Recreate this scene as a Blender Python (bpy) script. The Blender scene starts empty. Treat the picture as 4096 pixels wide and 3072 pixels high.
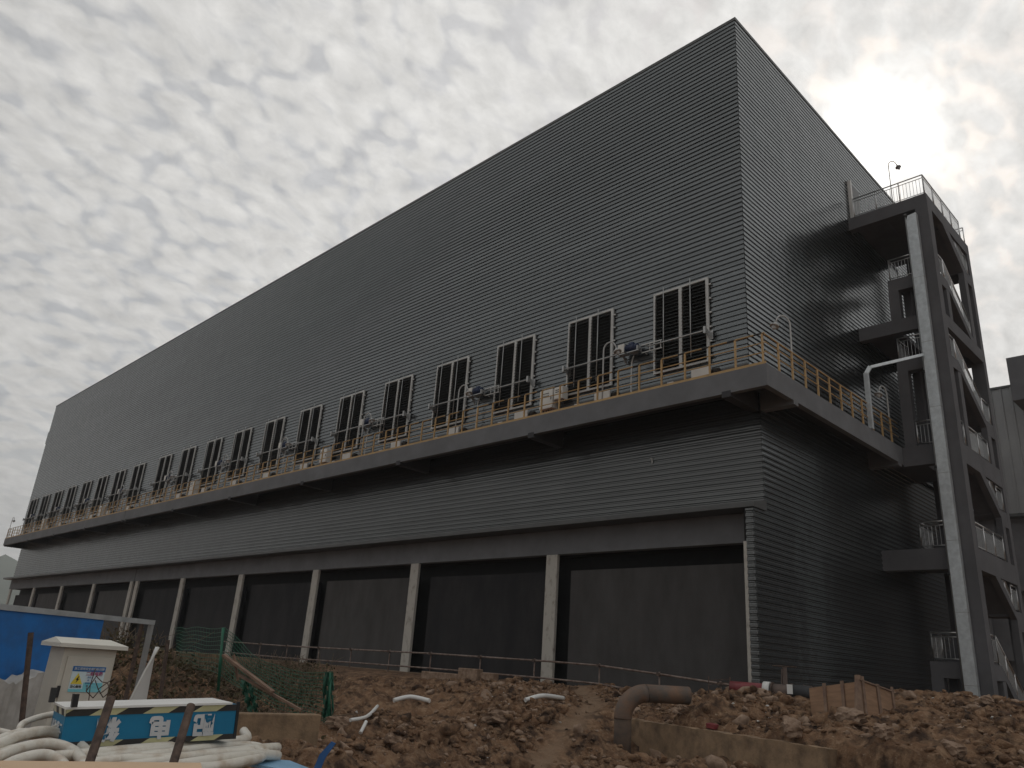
import bpy, bmesh, math, random
import numpy as np
from mathutils import Vector, Matrix
random.seed(7)
rng = np.random.default_rng(7)
R = math.radians
sc = bpy.context.scene
col = sc.collection

# ------------------------------------------------------------------ camera
CAM = Vector((10.9546, -20.7221, 0.5081))
RV = Vector((0.7092011, 0.70187373, 0.06638582))
UV = Vector((0.19683251, -0.28754295, 0.93732386))
FV = Vector((-0.67697176, 0.65168422, 0.34207734))
FPX = 3091.84                       # focal length in pixels of the 4096 px wide photograph
cd = bpy.data.cameras.new('camera')
cam = bpy.data.objects.new('camera', cd)
col.objects.link(cam)
cd.sensor_width = 36.0
cd.lens = FPX / 4096 * 36
cd.clip_start = 0.05
cd.clip_end = 5000
m = Matrix((RV, UV, -FV)).transposed().to_4x4()
m.translation = CAM
cam.matrix_world = m
sc.camera = cam

def ray(px, py):
    return (RV * (px - 2048) / FPX - UV * (py - 1536) / FPX + FV)
def at(px, py, d):                  # the point seen at a photo pixel, d metres away (measured level)
    v = ray(px, py)
    return CAM + v / math.hypot(v.x, v.y) * d
def on(px, py, ax, val):            # the point seen at a photo pixel on an axis plane
    v = ray(px, py)
    i = 'xyz'.index(ax)
    return CAM + v * ((val - CAM[i]) / v[i])

# ------------------------------------------------------------------ world and sun
SUN = Vector((-0.2422, 0.7747, 0.5841)).normalized()
world = bpy.data.worlds.new("World")
sc.world = world
world.use_nodes = True
wt = world.node_tree
wt.nodes.clear()
def N(t, typ, **kw):
    n = t.nodes.new(typ)
    for k, v in kw.items():
        if isinstance(k, str) and hasattr(n, k): setattr(n, k, v)
    return n
def math_(t, op, a, b=None, clamp=False):
    n = N(t, 'ShaderNodeMath', operation=op, use_clamp=clamp)
    for i, x in enumerate((a, b)):
        if x is None: continue
        if isinstance(x, (int, float)): n.inputs[i].default_value = x
        else: t.links.new(x, n.inputs[i])
    return n.outputs[0]
def mix_(t, f, a, b, blend='MIX'):
    n = N(t, 'ShaderNodeMix', data_type='RGBA', blend_type=blend)
    for s, x in ((0, f), (6, a), (7, b)):
        if isinstance(x, (int, float)): n.inputs[s].default_value = x
        elif isinstance(x, (tuple, list)): n.inputs[s].default_value = (*x[:3], 1)
        else: t.links.new(x, n.inputs[s])
    return n.outputs[2]
def ramp_(t, fac, stops):
    n = N(t, 'ShaderNodeValToRGB')
    cr = n.color_ramp
    while len(cr.elements) < len(stops): cr.elements.new(0.5)
    for e, (p, c) in zip(cr.elements, stops):
        e.position = p
        e.color = (c, c, c, 1) if isinstance(c, (int, float)) else (*c, 1)
    t.links.new(fac, n.inputs[0])
    return n.outputs[0]

def build_world():
    t = wt
    out = N(t, 'ShaderNodeOutputWorld')
    bg = N(t, 'ShaderNodeBackground')
    t.links.new(bg.outputs[0], out.inputs[0])
    sky = N(t, 'ShaderNodeTexSky')
    sky.sky_type = 'NISHITA'
    sky.sun_disc = False
    sky.sun_elevation = math.asin(SUN.z)
    sky.sun_rotation = math.atan2(SUN.x, SUN.y)
    sky.dust_density = 2.0
    tc = N(t, 'ShaderNodeTexCoord')
    d = tc.outputs['Generated']
    sep = N(t, 'ShaderNodeSeparateXYZ')
    t.links.new(d, sep.inputs[0])
    z = math_(t, 'ADD', math_(t, 'MAXIMUM', sep.outputs[2], 0.0), 0.42)
    px = math_(t, 'DIVIDE', sep.outputs[0], z)
    py = math_(t, 'DIVIDE', sep.outputs[1], z)
    cv = N(t, 'ShaderNodeCombineXYZ')
    t.links.new(px, cv.inputs[0]); t.links.new(py, cv.inputs[1])
    mp = N(t, 'ShaderNodeMapping')
    mp.inputs['Rotation'].default_value = (0, 0, R(38))
    mp.inputs['Scale'].default_value = (1.0, 0.70, 1)
    t.links.new(cv.outputs[0], mp.inputs[0])
    P = mp.outputs[0]
    # altocumulus: small puffs, slowly thinning patches
    warp = N(t, 'ShaderNodeTexNoise'); warp.inputs['Scale'].default_value = 11.0; warp.inputs['Detail'].default_value = 3
    t.links.new(P, warp.inputs['Vector'])
    wa = N(t, 'ShaderNodeVectorMath', operation='MULTIPLY_ADD')
    t.links.new(warp.outputs['Color'], wa.inputs[0]); wa.inputs[1].default_value = (.045, .045, .045); t.links.new(P, wa.inputs[2])
    puff = N(t, 'ShaderNodeTexVoronoi', feature='SMOOTH_F1'); puff.inputs['Scale'].default_value = 48.0; puff.inputs['Smoothness'].default_value = 0.7
    t.links.new(wa.outputs[0], puff.inputs['Vector'])
    n1 = N(t, 'ShaderNodeTexNoise'); n1.inputs['Scale'].default_value = 52.0; n1.inputs['Detail'].default_value = 7; n1.inputs['Roughness'].default_value = .58
    t.links.new(wa.outputs[0], n1.inputs['Vector'])
    n2 = N(t, 'ShaderNodeTexNoise'); n2.inputs['Scale'].default_value = 3.4; n2.inputs['Detail'].default_value = 3
    t.links.new(P, n2.inputs['Vector'])
    dens = math_(t, 'ADD', math_(t, 'MULTIPLY', math_(t, 'SUBTRACT', 0.52, puff.outputs['Distance']), 1.9),
                 math_(t, 'ADD', math_(t, 'MULTIPLY', n1.outputs[0], 0.80), math_(t, 'MULTIPLY', math_(t, 'SUBTRACT', n2.outputs[0], .5), 0.55)))
    mask = ramp_(t, dens, [(0.0, 0.0), (0.20, 0.5), (0.42, 0.87), (0.88, 1.0)])
    # sun distance
    nm = N(t, 'ShaderNodeVectorMath', operation='NORMALIZE'); t.links.new(d, nm.inputs[0])
    dt = N(t, 'ShaderNodeVectorMath', operation='DOT_PRODUCT'); t.links.new(nm.outputs[0], dt.inputs[0]); dt.inputs[1].default_value = SUN
    c = math_(t, 'MAXIMUM', dt.outputs['Value'], 0.0)
    g1 = math_(t, 'MULTIPLY', math_(t, 'POWER', math_(t, 'ADD', math_(t, 'MULTIPLY', dt.outputs['Value'], 0.5), 0.5), 3.0), 0.34)
    g2 = math_(t, 'MULTIPLY', math_(t, 'POWER', c, 110.0), 0.10)
    g3 = math_(t, 'MULTIPLY', math_(t, 'POWER', c, 900.0), math_(t, 'SUBTRACT', math_(t, 'MULTIPLY', n1.outputs[0], 3.6), 0.4))
    n3 = N(t, 'ShaderNodeTexNoise'); n3.inputs['Scale'].default_value = 34.0; n3.inputs['Detail'].default_value = 6; n3.inputs['Roughness'].default_value = .6
    t.links.new(wa.outputs[0], n3.inputs['Vector'])
    lum = math_(t, 'ADD', math_(t, 'ADD', g1, g2), 0.50)
    lum = math_(t, 'MULTIPLY', lum, math_(t, 'ADD', math_(t, 'MULTIPLY', n3.outputs[0], 0.75), 0.64))
    cl = N(t, 'ShaderNodeVectorMath', operation='SCALE'); cl.inputs[0].default_value = (1.0, 0.985, 0.955); t.links.new(lum, cl.inputs['Scale'])
    gl = N(t, 'ShaderNodeVectorMath', operation='SCALE'); gl.inputs[0].default_value = (1.0, 0.96, 0.88); t.links.new(g3, gl.inputs['Scale'])
    skb = N(t, 'ShaderNodeVectorMath', operation='SCALE'); t.links.new(sky.outputs[0], skb.inputs[0]); skb.inputs['Scale'].default_value = 0.018
    veil = N(t, 'ShaderNodeVectorMath', operation='SCALE'); t.links.new(cl.outputs[0], veil.inputs[0]); veil.inputs['Scale'].default_value = 0.70
    gap = N(t, 'ShaderNodeVectorMath', operation='ADD'); t.links.new(skb.outputs[0], gap.inputs[0]); t.links.new(veil.outputs[0], gap.inputs[1])
    # near the horizon the puffs close up into an even haze
    hz = ramp_(t, sep.outputs[2], [(0.0, 0.0), (0.22, 1.0)])
    msk = mix_(t, hz, (0.80, 0.80, 0.80), mask)
    cc = mix_(t, msk, gap.outputs[0], cl.outputs[0])
    fin = N(t, 'ShaderNodeVectorMath', operation='ADD'); t.links.new(cc, fin.inputs[0]); t.links.new(gl.outputs[0], fin.inputs[1])
    t.links.new(fin.outputs[0], bg.inputs[0])
    bg.inputs[1].default_value = 1.0
build_world()
world.cycles.sampling_method = 'MANUAL'
world.cycles.sample_map_resolution = 1024

sd = bpy.data.lights.new('sun', 'SUN')
sd.energy = 1.0
sd.angle = R(10)
sd.color = (1.0, 0.95, 0.86)
sun = bpy.data.objects.new('sun', sd)
col.objects.link(sun)
sun.rotation_euler = (-SUN).to_track_quat('-Z', 'Y').to_euler()
sun.location = (0, 0, 60)

sc.view_settings.view_transform = 'Standard'
sc.view_settings.look = 'None'
sc.view_settings.exposure = 0.0
sc.view_settings.gamma = 1.0
sc.cycles.max_bounces = 5
sc.cycles.diffuse_bounces = 3
sc.cycles.glossy_bounces = 3
sc.cycles.use_adaptive_sampling = True

# ------------------------------------------------------------------ materials
def mat(name, c, rough=0.8, metal=0.0, var=0.25, scale=3.0, c2=None, bump=0.0, bscale=30.0, spec=0.5, stretch=(1, 1, 1), thr=(0.35, 0.7)):
    m_ = bpy.data.materials.new(name)
    m_.use_nodes = True
    t = m_.node_tree
    b = t.nodes['Principled BSDF']
    b.inputs['Roughness'].default_value = rough
    b.inputs['Metallic'].default_value = metal
    b.inputs['Specular IOR Level'].default_value = spec
    tc = N(t, 'ShaderNodeTexCoord')
    mp = N(t, 'ShaderNodeMapping')
    mp.inputs['Scale'].default_value = stretch
    t.links.new(tc.outputs['Object'], mp.inputs[0])
    nz = N(t, 'ShaderNodeTexNoise')
    nz.inputs['Scale'].default_value = scale
    nz.inputs['Detail'].default_value = 6
    nz.inputs['Roughness'].default_value = 0.6
    t.links.new(mp.outputs[0], nz.inputs['Vector'])
    if c2 is None: c2 = tuple(x * (1 - var) for x in c); c = tuple(min(1, x * (1 + var)) for x in c)
    f = ramp_(t, nz.outputs[0], [(thr[0], 0.0), (thr[1], 1.0)])
    cc = mix_(t, f, c2, c)
    t.links.new(cc, b.inputs['Base Color'])
    if bump:
        bz = N(t, 'ShaderNodeTexNoise'); bz.inputs['Scale'].default_value = bscale; bz.inputs['Detail'].default_value = 5
        t.links.new(tc.outputs['Object'], bz.inputs['Vector'])
        bp = N(t, 'ShaderNodeBump'); bp.inputs['Strength'].default_value = bump; bp.inputs['Distance'].default_value = 0.02
        t.links.new(bz.outputs[0], bp.inputs['Height'])
        t.links.new(bp.outputs[0], b.inputs['Normal'])
    return m_

def cladding_mat(name, axis, c=(0.168, 0.180, 0.185)):
    m_ = mat(name, c, rough=0.22, metal=0.85, var=0.06, scale=0.6, spec=0.55, stretch=(1, 1, 5))
    t = m_.node_tree
    b = t.nodes['Principled BSDF']
    tc = [n for n in t.nodes if n.type == 'TEX_COORD'][0]
    old = b.inputs['Base Color'].links[0].from_socket
    # sheets of 0.9 m cover width lapped along the wall: every sheet takes its own faint tone, with a seam where lengths butt
    br = N(t, 'ShaderNodeTexBrick')
    br.offset = 0.37; br.squash = 1.0
    br.inputs['Scale'].default_value = 1.0
    br.inputs['Brick Width'].default_value = 7.8
    br.inputs['Row Height'].default_value = 0.90
    br.inputs['Mortar Size'].default_value = 0.012
    br.inputs['Mortar Smooth'].default_value = 0.2
    br.inputs['Color1'].default_value = (0.95, 0.95, 0.95, 1)
    br.inputs['Color2'].default_value = (1.05, 1.05, 1.05, 1)
    br.inputs['Mortar'].default_value = (0.72, 0.72, 0.72, 1)
    sp = N(t, 'ShaderNodeSeparateXYZ'); t.links.new(tc.outputs['Object'], sp.inputs[0])
    cb = N(t, 'ShaderNodeCombineXYZ')
    t.links.new(sp.outputs[axis], cb.inputs[0]); t.links.new(sp.outputs[2], cb.inputs[1])
    t.links.new(cb.outputs[0], br.inputs['Vector'])
    fin = mix_(t, 1.0, old, br.outputs['Color'], 'MULTIPLY')
    t.links.new(fin, b.inputs['Base Color'])
    nz = N(t, 'ShaderNodeTexNoise'); nz.inputs['Scale'].default_value = 0.8; nz.inputs['Detail'].default_value = 3
    t.links.new(tc.outputs['Object'], nz.inputs['Vector'])
    bp = N(t, 'ShaderNodeBump'); bp.inputs['Strength'].default_value = 0.5; bp.inputs['Distance'].default_value = 0.06
    t.links.new(nz.outputs[0], bp.inputs['Height']); t.links.new(bp.outputs[0], b.inputs['Normal'])
    return m_

M = {}
M['clad_front'] = cladding_mat('grey_painted_sheet_front', 0)
M['clad_side'] = cladding_mat('grey_painted_sheet_side', 1)
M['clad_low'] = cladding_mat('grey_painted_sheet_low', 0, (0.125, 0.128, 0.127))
M['trim'] = mat('grey_trim', (0.085, 0.088, 0.088), rough=0.45, metal=0.2, var=0.12, scale=1.5)
M['render'] = mat('dark_grey_render', (0.155, 0.16, 0.17), rough=0.88, var=0.13, scale=1.2, bump=0.25, bscale=60)
M['tower'] = mat('charcoal_render', (0.115, 0.115, 0.123), rough=0.9, var=0.14, scale=0.9, bump=0.25, bscale=50)
M['soffit'] = mat('shade_dark_soffit', (0.042, 0.043, 0.048), rough=0.9, var=0.15, scale=1.2)  # darker than the deck's grey: under-deck shade painted into the colour
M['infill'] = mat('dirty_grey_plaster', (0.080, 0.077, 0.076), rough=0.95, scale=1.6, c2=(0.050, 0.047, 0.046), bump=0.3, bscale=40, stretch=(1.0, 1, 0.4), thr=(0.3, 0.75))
M['infill_dark'] = mat('near_black_plaster', (0.030, 0.028, 0.029), rough=0.95, scale=1.1, c2=(0.014, 0.014, 0.016), bump=0.3, bscale=40, stretch=(1.0, 1, 0.4), thr=(0.38, 0.7))  # darker mottled plaster for some of the bays
M['void'] = mat('unlit_interior_black', (0.012, 0.012, 0.012), rough=0.95, var=0.2)  # black puts the darkness of unlit interiors into the colour
M['pillar'] = mat('limewashed_concrete', (0.46, 0.44, 0.40), rough=0.92, scale=4.5, c2=(0.20, 0.17, 0.14), bump=0.35, bscale=22, stretch=(1, 1, 0.5), thr=(0.25, 0.48))
M['concrete'] = mat('muddy_concrete', (0.30, 0.205, 0.125), rough=0.95, scale=3.5, c2=(0.14, 0.095, 0.06), bump=0.4, bscale=25, thr=(0.3, 0.6))
M['plinth'] = mat('brown_grey_plinth', (0.15, 0.115, 0.10), rough=0.9, scale=2.0, var=0.25, bump=0.2)
M['galv'] = mat('galvanised_steel', (0.62, 0.66, 0.68), rough=0.36, metal=0.55, var=0.14, scale=5.0)
M['stainless'] = mat('stainless_tube', (0.55, 0.55, 0.55), rough=0.28, metal=0.9, var=0.05)
M['white_frame'] = mat('white_window_frame', (0.52, 0.53, 0.52), rough=0.5, metal=0.1, var=0.08)
M['slat'] = mat('grey_glass_slat', (0.09, 0.10, 0.10), rough=0.25, var=0.1)
M['steel_tube'] = mat('zinc_tube', (0.42, 0.43, 0.43), rough=0.45, metal=0.5, var=0.12)
M['white_box'] = mat('off_white_enamel', (0.66, 0.65, 0.61), rough=0.5, var=0.06, scale=2)
M['motor'] = mat('blue_motor_paint', (0.02, 0.035, 0.09), rough=0.4, var=0.15)
M['dark'] = mat('dark_plastic', (0.02, 0.02, 0.022), rough=0.6, var=0.2)
M['duct_dark'] = mat('dark_duct_inside', (0.03, 0.025, 0.02), rough=0.9, var=0.2)
M['ochre'] = mat('ochre_yellow_paint', (0.46, 0.30, 0.13), rough=0.55, var=0.15, scale=4)
M['deck_floor'] = mat('rust_red_deck', (0.40, 0.17, 0.09), rough=0.85, var=0.25, scale=1.5)
M['blue_metal'] = mat('blue_sheet', (0.02, 0.17, 0.50), rough=0.5, scale=3, c2=(0.03, 0.11, 0.30), thr=(0.3, 0.6))
M['whitewash'] = mat('whitewashed_block', (0.62, 0.60, 0.57), rough=0.95, scale=4, c2=(0.42, 0.40, 0.37), bump=0.5, bscale=14)
M['cabinet'] = mat('cream_cabinet_paint', (0.58, 0.55, 0.48), rough=0.6, var=0.06, scale=3)
M['cab_roof'] = mat('pale_cabinet_roof', (0.66, 0.64, 0.57), rough=0.55, var=0.05)
M['cyan'] = mat('cyan_panel_paint', (0.0, 0.17, 0.33), rough=0.5, var=0.10, scale=5)
M['white'] = mat('white_paint', (0.72, 0.72, 0.70), rough=0.55, var=0.05)
M['letter'] = mat('weathered_white_lettering', (0.56, 0.58, 0.60), rough=0.7, var=0.08, scale=8)
M['hose'] = mat('milky_plastic_conduit', (0.66, 0.63, 0.56), rough=0.42, scale=5.0, c2=(0.42, 0.33, 0.24), thr=(0.30, 0.52))
M['rust'] = mat('rusty_steel', (0.16, 0.11, 0.085), rough=0.8, scale=14, c2=(0.055, 0.04, 0.035), metal=0.2, bump=0.3, bscale=60)
M['muddy_pipe'] = mat('mud_caked_pipe', (0.13, 0.085, 0.058), rough=0.9, scale=4, c2=(0.06, 0.045, 0.036), bump=0.4)
M['old_tube'] = mat('weathered_tube', (0.30, 0.25, 0.22), rough=0.6, scale=5, c2=(0.13, 0.08, 0.06), metal=0.3)
M['pipe_rust'] = mat('rust_stained_pipe', (0.22, 0.125, 0.075), rough=0.7, scale=3, c2=(0.11, 0.098, 0.088), metal=0.2, bump=0.3, bscale=30)
M['red_pipe'] = mat('red_oxide_pipe', (0.20, 0.035, 0.04), rough=0.5, var=0.2, scale=3)
M['insul'] = mat('black_pipe_wrap', (0.03, 0.032, 0.035), rough=0.7, var=0.3, scale=6, bump=0.3)
M['wood'] = mat('plywood', (0.33, 0.20, 0.12), rough=0.8, scale=2.5, c2=(0.23, 0.135, 0.08), stretch=(1, 1, 6))
M['timber'] = mat('old_timber', (0.28, 0.19, 0.13), rough=0.85, scale=6, c2=(0.16, 0.10, 0.075))
M['tan'] = mat('tan_board', (0.62, 0.44, 0.29), rough=0.8, var=0.06, scale=3)
M['green'] = mat('green_fence_coat', (0.015, 0.12, 0.07), rough=0.5, var=0.2)
M['green_net'] = mat('green_netting', (0.015, 0.09, 0.055), rough=0.8, var=0.35, scale=9)
M['blue_rag'] = mat('blue_scrap', (0.03, 0.12, 0.33), rough=0.6, var=0.2)
M['light_blue'] = mat('light_blue_sheet', (0.22, 0.40, 0.58), rough=0.5, var=0.1)
M['black'] = mat('black_paint', (0.015, 0.015, 0.016), rough=0.5, var=0.3, scale=8)
M['yellow'] = mat('hazard_yellow', (0.62, 0.58, 0.25), rough=0.6, var=0.08)
M['sign_yellow'] = mat('sign_yellow', (0.75, 0.60, 0.06), rough=0.5, var=0.05)
M['sign_cyan'] = mat('sign_cyan', (0.20, 0.58, 0.66), rough=0.5, var=0.05)
M['sign_pale'] = mat('sign_pale', (0.62, 0.74, 0.78), rough=0.5, var=0.05)
M['sign_blue'] = mat('sign_blue', (0.02, 0.13, 0.36), rough=0.5, var=0.05)
M['sign_red'] = mat('sign_red', (0.35, 0.06, 0.16), rough=0.5, var=0.05)
M['brown_wall'] = mat('brown_rendered_wall', (0.30, 0.20, 0.15), rough=0.9, var=0.15, scale=1)
M['leaf'] = mat('dry_weeds', (0.085, 0.07, 0.032), rough=0.9, var=0.4, scale=5)
M['twig'] = mat('dead_twigs', (0.15, 0.11, 0.075), rough=0.9, var=0.35, scale=3)
M['rock'] = mat('clay_stained_stone', (0.36, 0.26, 0.19), rough=0.95, scale=6, c2=(0.18, 0.115, 0.075), bump=0.5, bscale=18)
M['lamp_white'] = mat('lamp_tube_paint', (0.45, 0.46, 0.46), rough=0.5, var=0.05)
M['grey_clad'] = mat('far_grey_sheet', (0.27, 0.275, 0.28), rough=0.5, metal=0.2, var=0.1, scale=0.5)

def stripe_mat(name, axis, period, phase, a, b_, slant=0.0, other=2, share=0.5):
    m_ = bpy.data.materials.new(name); m_.use_nodes = True
    t = m_.node_tree; b = t.nodes['Principled BSDF']; b.inputs['Roughness'].default_value = 0.55
    tc = N(t, 'ShaderNodeTexCoord'); sp = N(t, 'ShaderNodeSeparateXYZ'); t.links.new(tc.outputs['Object'], sp.inputs[0])
    v = math_(t, 'ADD', sp.outputs[axis], math_(t, 'MULTIPLY', sp.outputs[other], slant))
    v = math_(t, 'FRACT', math_(t, 'DIVIDE', math_(t, 'ADD', v, phase + 1000 * period), period))
    f = math_(t, 'LESS_THAN', v, share)
    nz = N(t, 'ShaderNodeTexNoise'); nz.inputs['Scale'].default_value = 9; t.links.new(tc.outputs['Object'], nz.inputs['Vector'])
    cc = mix_(t, f, a, b_)
    fin = mix_(t, math_(t, 'MULTIPLY', nz.outputs[0], 0.35), cc, (0.05, 0.04, 0.03))
    t.links.new(fin, b.inputs['Base Color'])
    return m_
M['rail_stripe'] = stripe_mat('ochre_and_black_rail', 0, 0.88, 0.1, (0.46, 0.30, 0.13), (0.02, 0.02, 0.02), share=0.3)
M['hazard'] = stripe_mat('black_and_yellow_hazard', 0, 0.34, 0.02, (0.60, 0.58, 0.33), (0.02, 0.02, 0.02), slant=-1.7, share=0.5)

# the ground: clay, dark blotches painted for crevice shade, pale trodden dust
def ground_mat():
    m_ = bpy.data.materials.new('churned_clay'); m_.use_nodes = True
    t = m_.node_tree; b = t.nodes['Principled BSDF']; b.inputs['Roughness'].default_value = 0.95
    b.inputs['Specular IOR Level'].default_value = 0.25
    tc = N(t, 'ShaderNodeTexCoord')
    def nz(s, d=8, r=.6):
        n = N(t, 'ShaderNodeTexNoise'); n.inputs['Scale'].default_value = s; n.inputs['Detail'].default_value = d; n.inputs['Roughness'].default_value = r
        t.links.new(tc.outputs['Object'], n.inputs['Vector']); return n.outputs[0]
    a = mix_(t, ramp_(t, nz(0.55, 4), [(0.38, 0.0), (0.62, 1.0)]), (0.165, 0.092, 0.053), (0.270, 0.158, 0.092))
    a = mix_(t, ramp_(t, nz(7.0, 6), [(0.45, 0.0), (0.7, 1.0)]), a, (0.38, 0.25, 0.155))
    a = mix_(t, ramp_(t, nz(16.0, 4), [(0.60, 0.0), (0.72, 1.0)]), a, (0.40, 0.30, 0.21))
    a = mix_(t, ramp_(t, nz(3.1, 5), [(0.35, 1.0), (0.53, 0.0)]), a, (0.065, 0.040, 0.028))  # shade of crevices painted in as scattered dark blotches
    at_ = N(t, 'ShaderNodeAttribute'); at_.attribute_name = 'trodden'
    a = mix_(t, at_.outputs['Fac'], a, mix_(t, nz(2.4, 5), (0.24, 0.155, 0.10), (0.36, 0.25, 0.165)))
    t.links.new(a, b.inputs['Base Color'])
    h = math_(t, 'ADD', math_(t, 'MULTIPLY', nz(9, 10, .7), 1.0), math_(t, 'MULTIPLY', nz(40, 4, .6), 0.3))
    bp = N(t, 'ShaderNodeBump'); bp.inputs['Strength'].default_value = 1.0; bp.inputs['Distance'].default_value = 0.09
    t.links.new(h, bp.inputs['Height']); t.links.new(bp.outputs[0], b.inputs['Normal'])
    return m_
M['ground'] = ground_mat()
M['path'] = mat('trodden_clay', (0.30, 0.20, 0.125), rough=0.95, var=0.2, scale=3, bump=0.4, bscale=20)

# ------------------------------------------------------------------ mesh helpers
class MB:
    def __init__(s): s.v = []; s.f = []; s.sm = []
    def add(s, vs, fs, smooth=False):
        o = len(s.v); s.v += [tuple(v) for v in vs]; s.f += [tuple(i + o for i in f) for f in fs]; s.sm += [smooth] * len(fs); return s
    def box(s, a, b):
        x0, y0, z0 = (min(a[i], b[i]) for i in range(3)); x1, y1, z1 = (max(a[i], b[i]) for i in range(3))
        return s.add([(x0, y0, z0), (x1, y0, z0), (x1, y1, z0), (x0, y1, z0), (x0, y0, z1), (x1, y0, z1), (x1, y1, z1), (x0, y1, z1)],
                     [(0, 3, 2, 1), (4, 5, 6, 7), (0, 1, 5, 4), (1, 2, 6, 5), (2, 3, 7, 6), (3, 0, 4, 7)])
    def prism(s, poly, axis, a, b):                 # poly in the two other axes, extruded along axis
        n = len(poly); vs = []
        for val in (a, b):
            for (p, q) in poly:
                vs.append({0: (val, p, q), 1: (p, val, q), 2: (p, q, val)}[axis])
        fs = [tuple(range(n))[::-1], tuple(range(n, 2 * n))] + [(i, (i + 1) % n, n + (i + 1) % n, n + i) for i in range(n)]
        return s.add(vs, fs)
    def tube(s, pts, r, n=8, cap=True, smooth=True, radii=None):
        pts = [Vector(p) for p in pts]
        if len(pts) < 2: return s
        tang = []
        for i in range(len(pts)):
            a = pts[max(0, i - 1)]; b = pts[min(len(pts) - 1, i + 1)]
            tang.append((b - a).normalized())
        ref = Vector((0, 0, 1)) if abs(tang[0].z) < 0.9 else Vector((1, 0, 0))
        u = tang[0].cross(ref).normalized()
        vs = []
        for i, p in enumerate(pts):
            u = (u - tang[i] * u.dot(tang[i])).normalized(); w = tang[i].cross(u)
            rr = radii[i] if radii else r
            for k in range(n):
                th = 2 * math.pi * k / n
                vs.append(p + (u * math.cos(th) + w * math.sin(th)) * rr)
        fs = []
        for i in range(len(pts) - 1):
            for k in range(n):
                fs.append((i * n + k, i * n + (k + 1) % n, (i + 1) * n + (k + 1) % n, (i + 1) * n + k))
        s.add(vs, fs, smooth)
        if cap:
            o = len(s.v) - len(vs); e = o + (len(pts) - 1) * n
            s.f += [tuple(o + k for k in range(n))[::-1], tuple(e + k for k in range(n))]; s.sm += [False, False]
        return s
    def bar(s, a, b, w, h=None):                     # rectangular bar from a to b
        h = h or w; a = Vector(a); b = Vector(b); t = (b - a).normalized()
        ref = Vector((0, 0, 1)) if abs(t.z) < 0.95 else Vector((1, 0, 0))
        u = t.cross(ref).normalized() * w / 2; v = u.cross(t).normalized() * h / 2
        vs = [a - u - v, a + u - v, a + u + v, a - u + v, b - u - v, b + u - v, b + u + v, b - u + v]
        return s.add(vs, [(0, 3, 2, 1), (4, 5, 6, 7), (0, 1, 5, 4), (1, 2, 6, 5), (2, 3, 7, 6), (3, 0, 4, 7)])
    def move(s, d):
        s.v = [(v[0] + d[0], v[1] + d[1], v[2] + d[2]) for v in s.v]; return s
    def build(s, name, m_, parent=None, bevel=0.0):
        me = bpy.data.meshes.new(name); me.from_pydata(s.v, [], s.f); me.validate()
        if len(s.sm) == len(me.polygons): me.polygons.foreach_set('use_smooth', s.sm)
        bm = bmesh.new(); bm.from_mesh(me); bmesh.ops.recalc_face_normals(bm, faces=bm.faces); bm.to_mesh(me); bm.free()
        me.materials.append(M[m_] if isinstance(m_, str) else m_)
        o = bpy.data.objects.new(name, me); col.objects.link(o)
        if parent is not None: o.parent = parent
        if bevel:
            md = o.modifiers.new('bevel', 'BEVEL'); md.width = bevel; md.segments = 2; md.limit_method = 'ANGLE'
        return o
def tag(o, label=None, cat=None, group=None, kind=None):
    if label: o['label'] = label
    if cat: o['category'] = cat
    if group: o['group'] = group
    if kind: o['kind'] = kind
    return o
def thing(name, label, cat, loc=(0, 0, 0), rz=0.0, group=None):
    o = bpy.data.objects.new(name, None); col.objects.link(o)
    o.empty_display_size = 0.3
    o.location = loc; o.rotation_euler = (0, 0, rz)
    return tag(o, label, cat, group)
def copy_tree(o, parent=None):
    c = o.copy(); col.objects.link(c); c.parent = parent
    for ch in list(o.children): copy_tree(ch, c)
    return c
def spline(pts, n=8):
    P = [Vector(p) for p in pts]; out = []
    for i in range(len(P) - 1):
        p0 = P[max(0, i - 1)]; p1 = P[i]; p2 = P[i + 1]; p3 = P[min(len(P) - 1, i + 2)]
        for k in range(n):
            t = k / n
            out.append(0.5 * ((2 * p1) + (p2 - p0) * t + (2 * p0 - 5 * p1 + 4 * p2 - p3) * t * t + (3 * p1 - p0 - 3 * p2 + p3) * t ** 3))
    out.append(P[-1]); return out
def text_mesh(name, body, size, m_, parent, mw, offset=0.0, ext=0.002, spacing=1.0):
    cu = bpy.data.curves.new(name + '_curve', 'FONT')
    cu.body = body; cu.size = size; cu.offset = offset; cu.extrude = ext; cu.align_x = 'CENTER'; cu.align_y = 'CENTER'
    cu.space_character = spacing; cu.resolution_u = 3
    tmp = bpy.data.objects.new(name + '_tmp', cu); col.objects.link(tmp)
    dg = bpy.context.evaluated_depsgraph_get(); dg.update()
    me = bpy.data.meshes.new_from_object(tmp.evaluated_get(dg))
    bpy.data.objects.remove(tmp)
    me.transform(mw); me.materials.clear(); me.materials.append(M[m_])
    o = bpy.data.objects.new(name, me); col.objects.link(o); o.parent = parent
    return o

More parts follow.
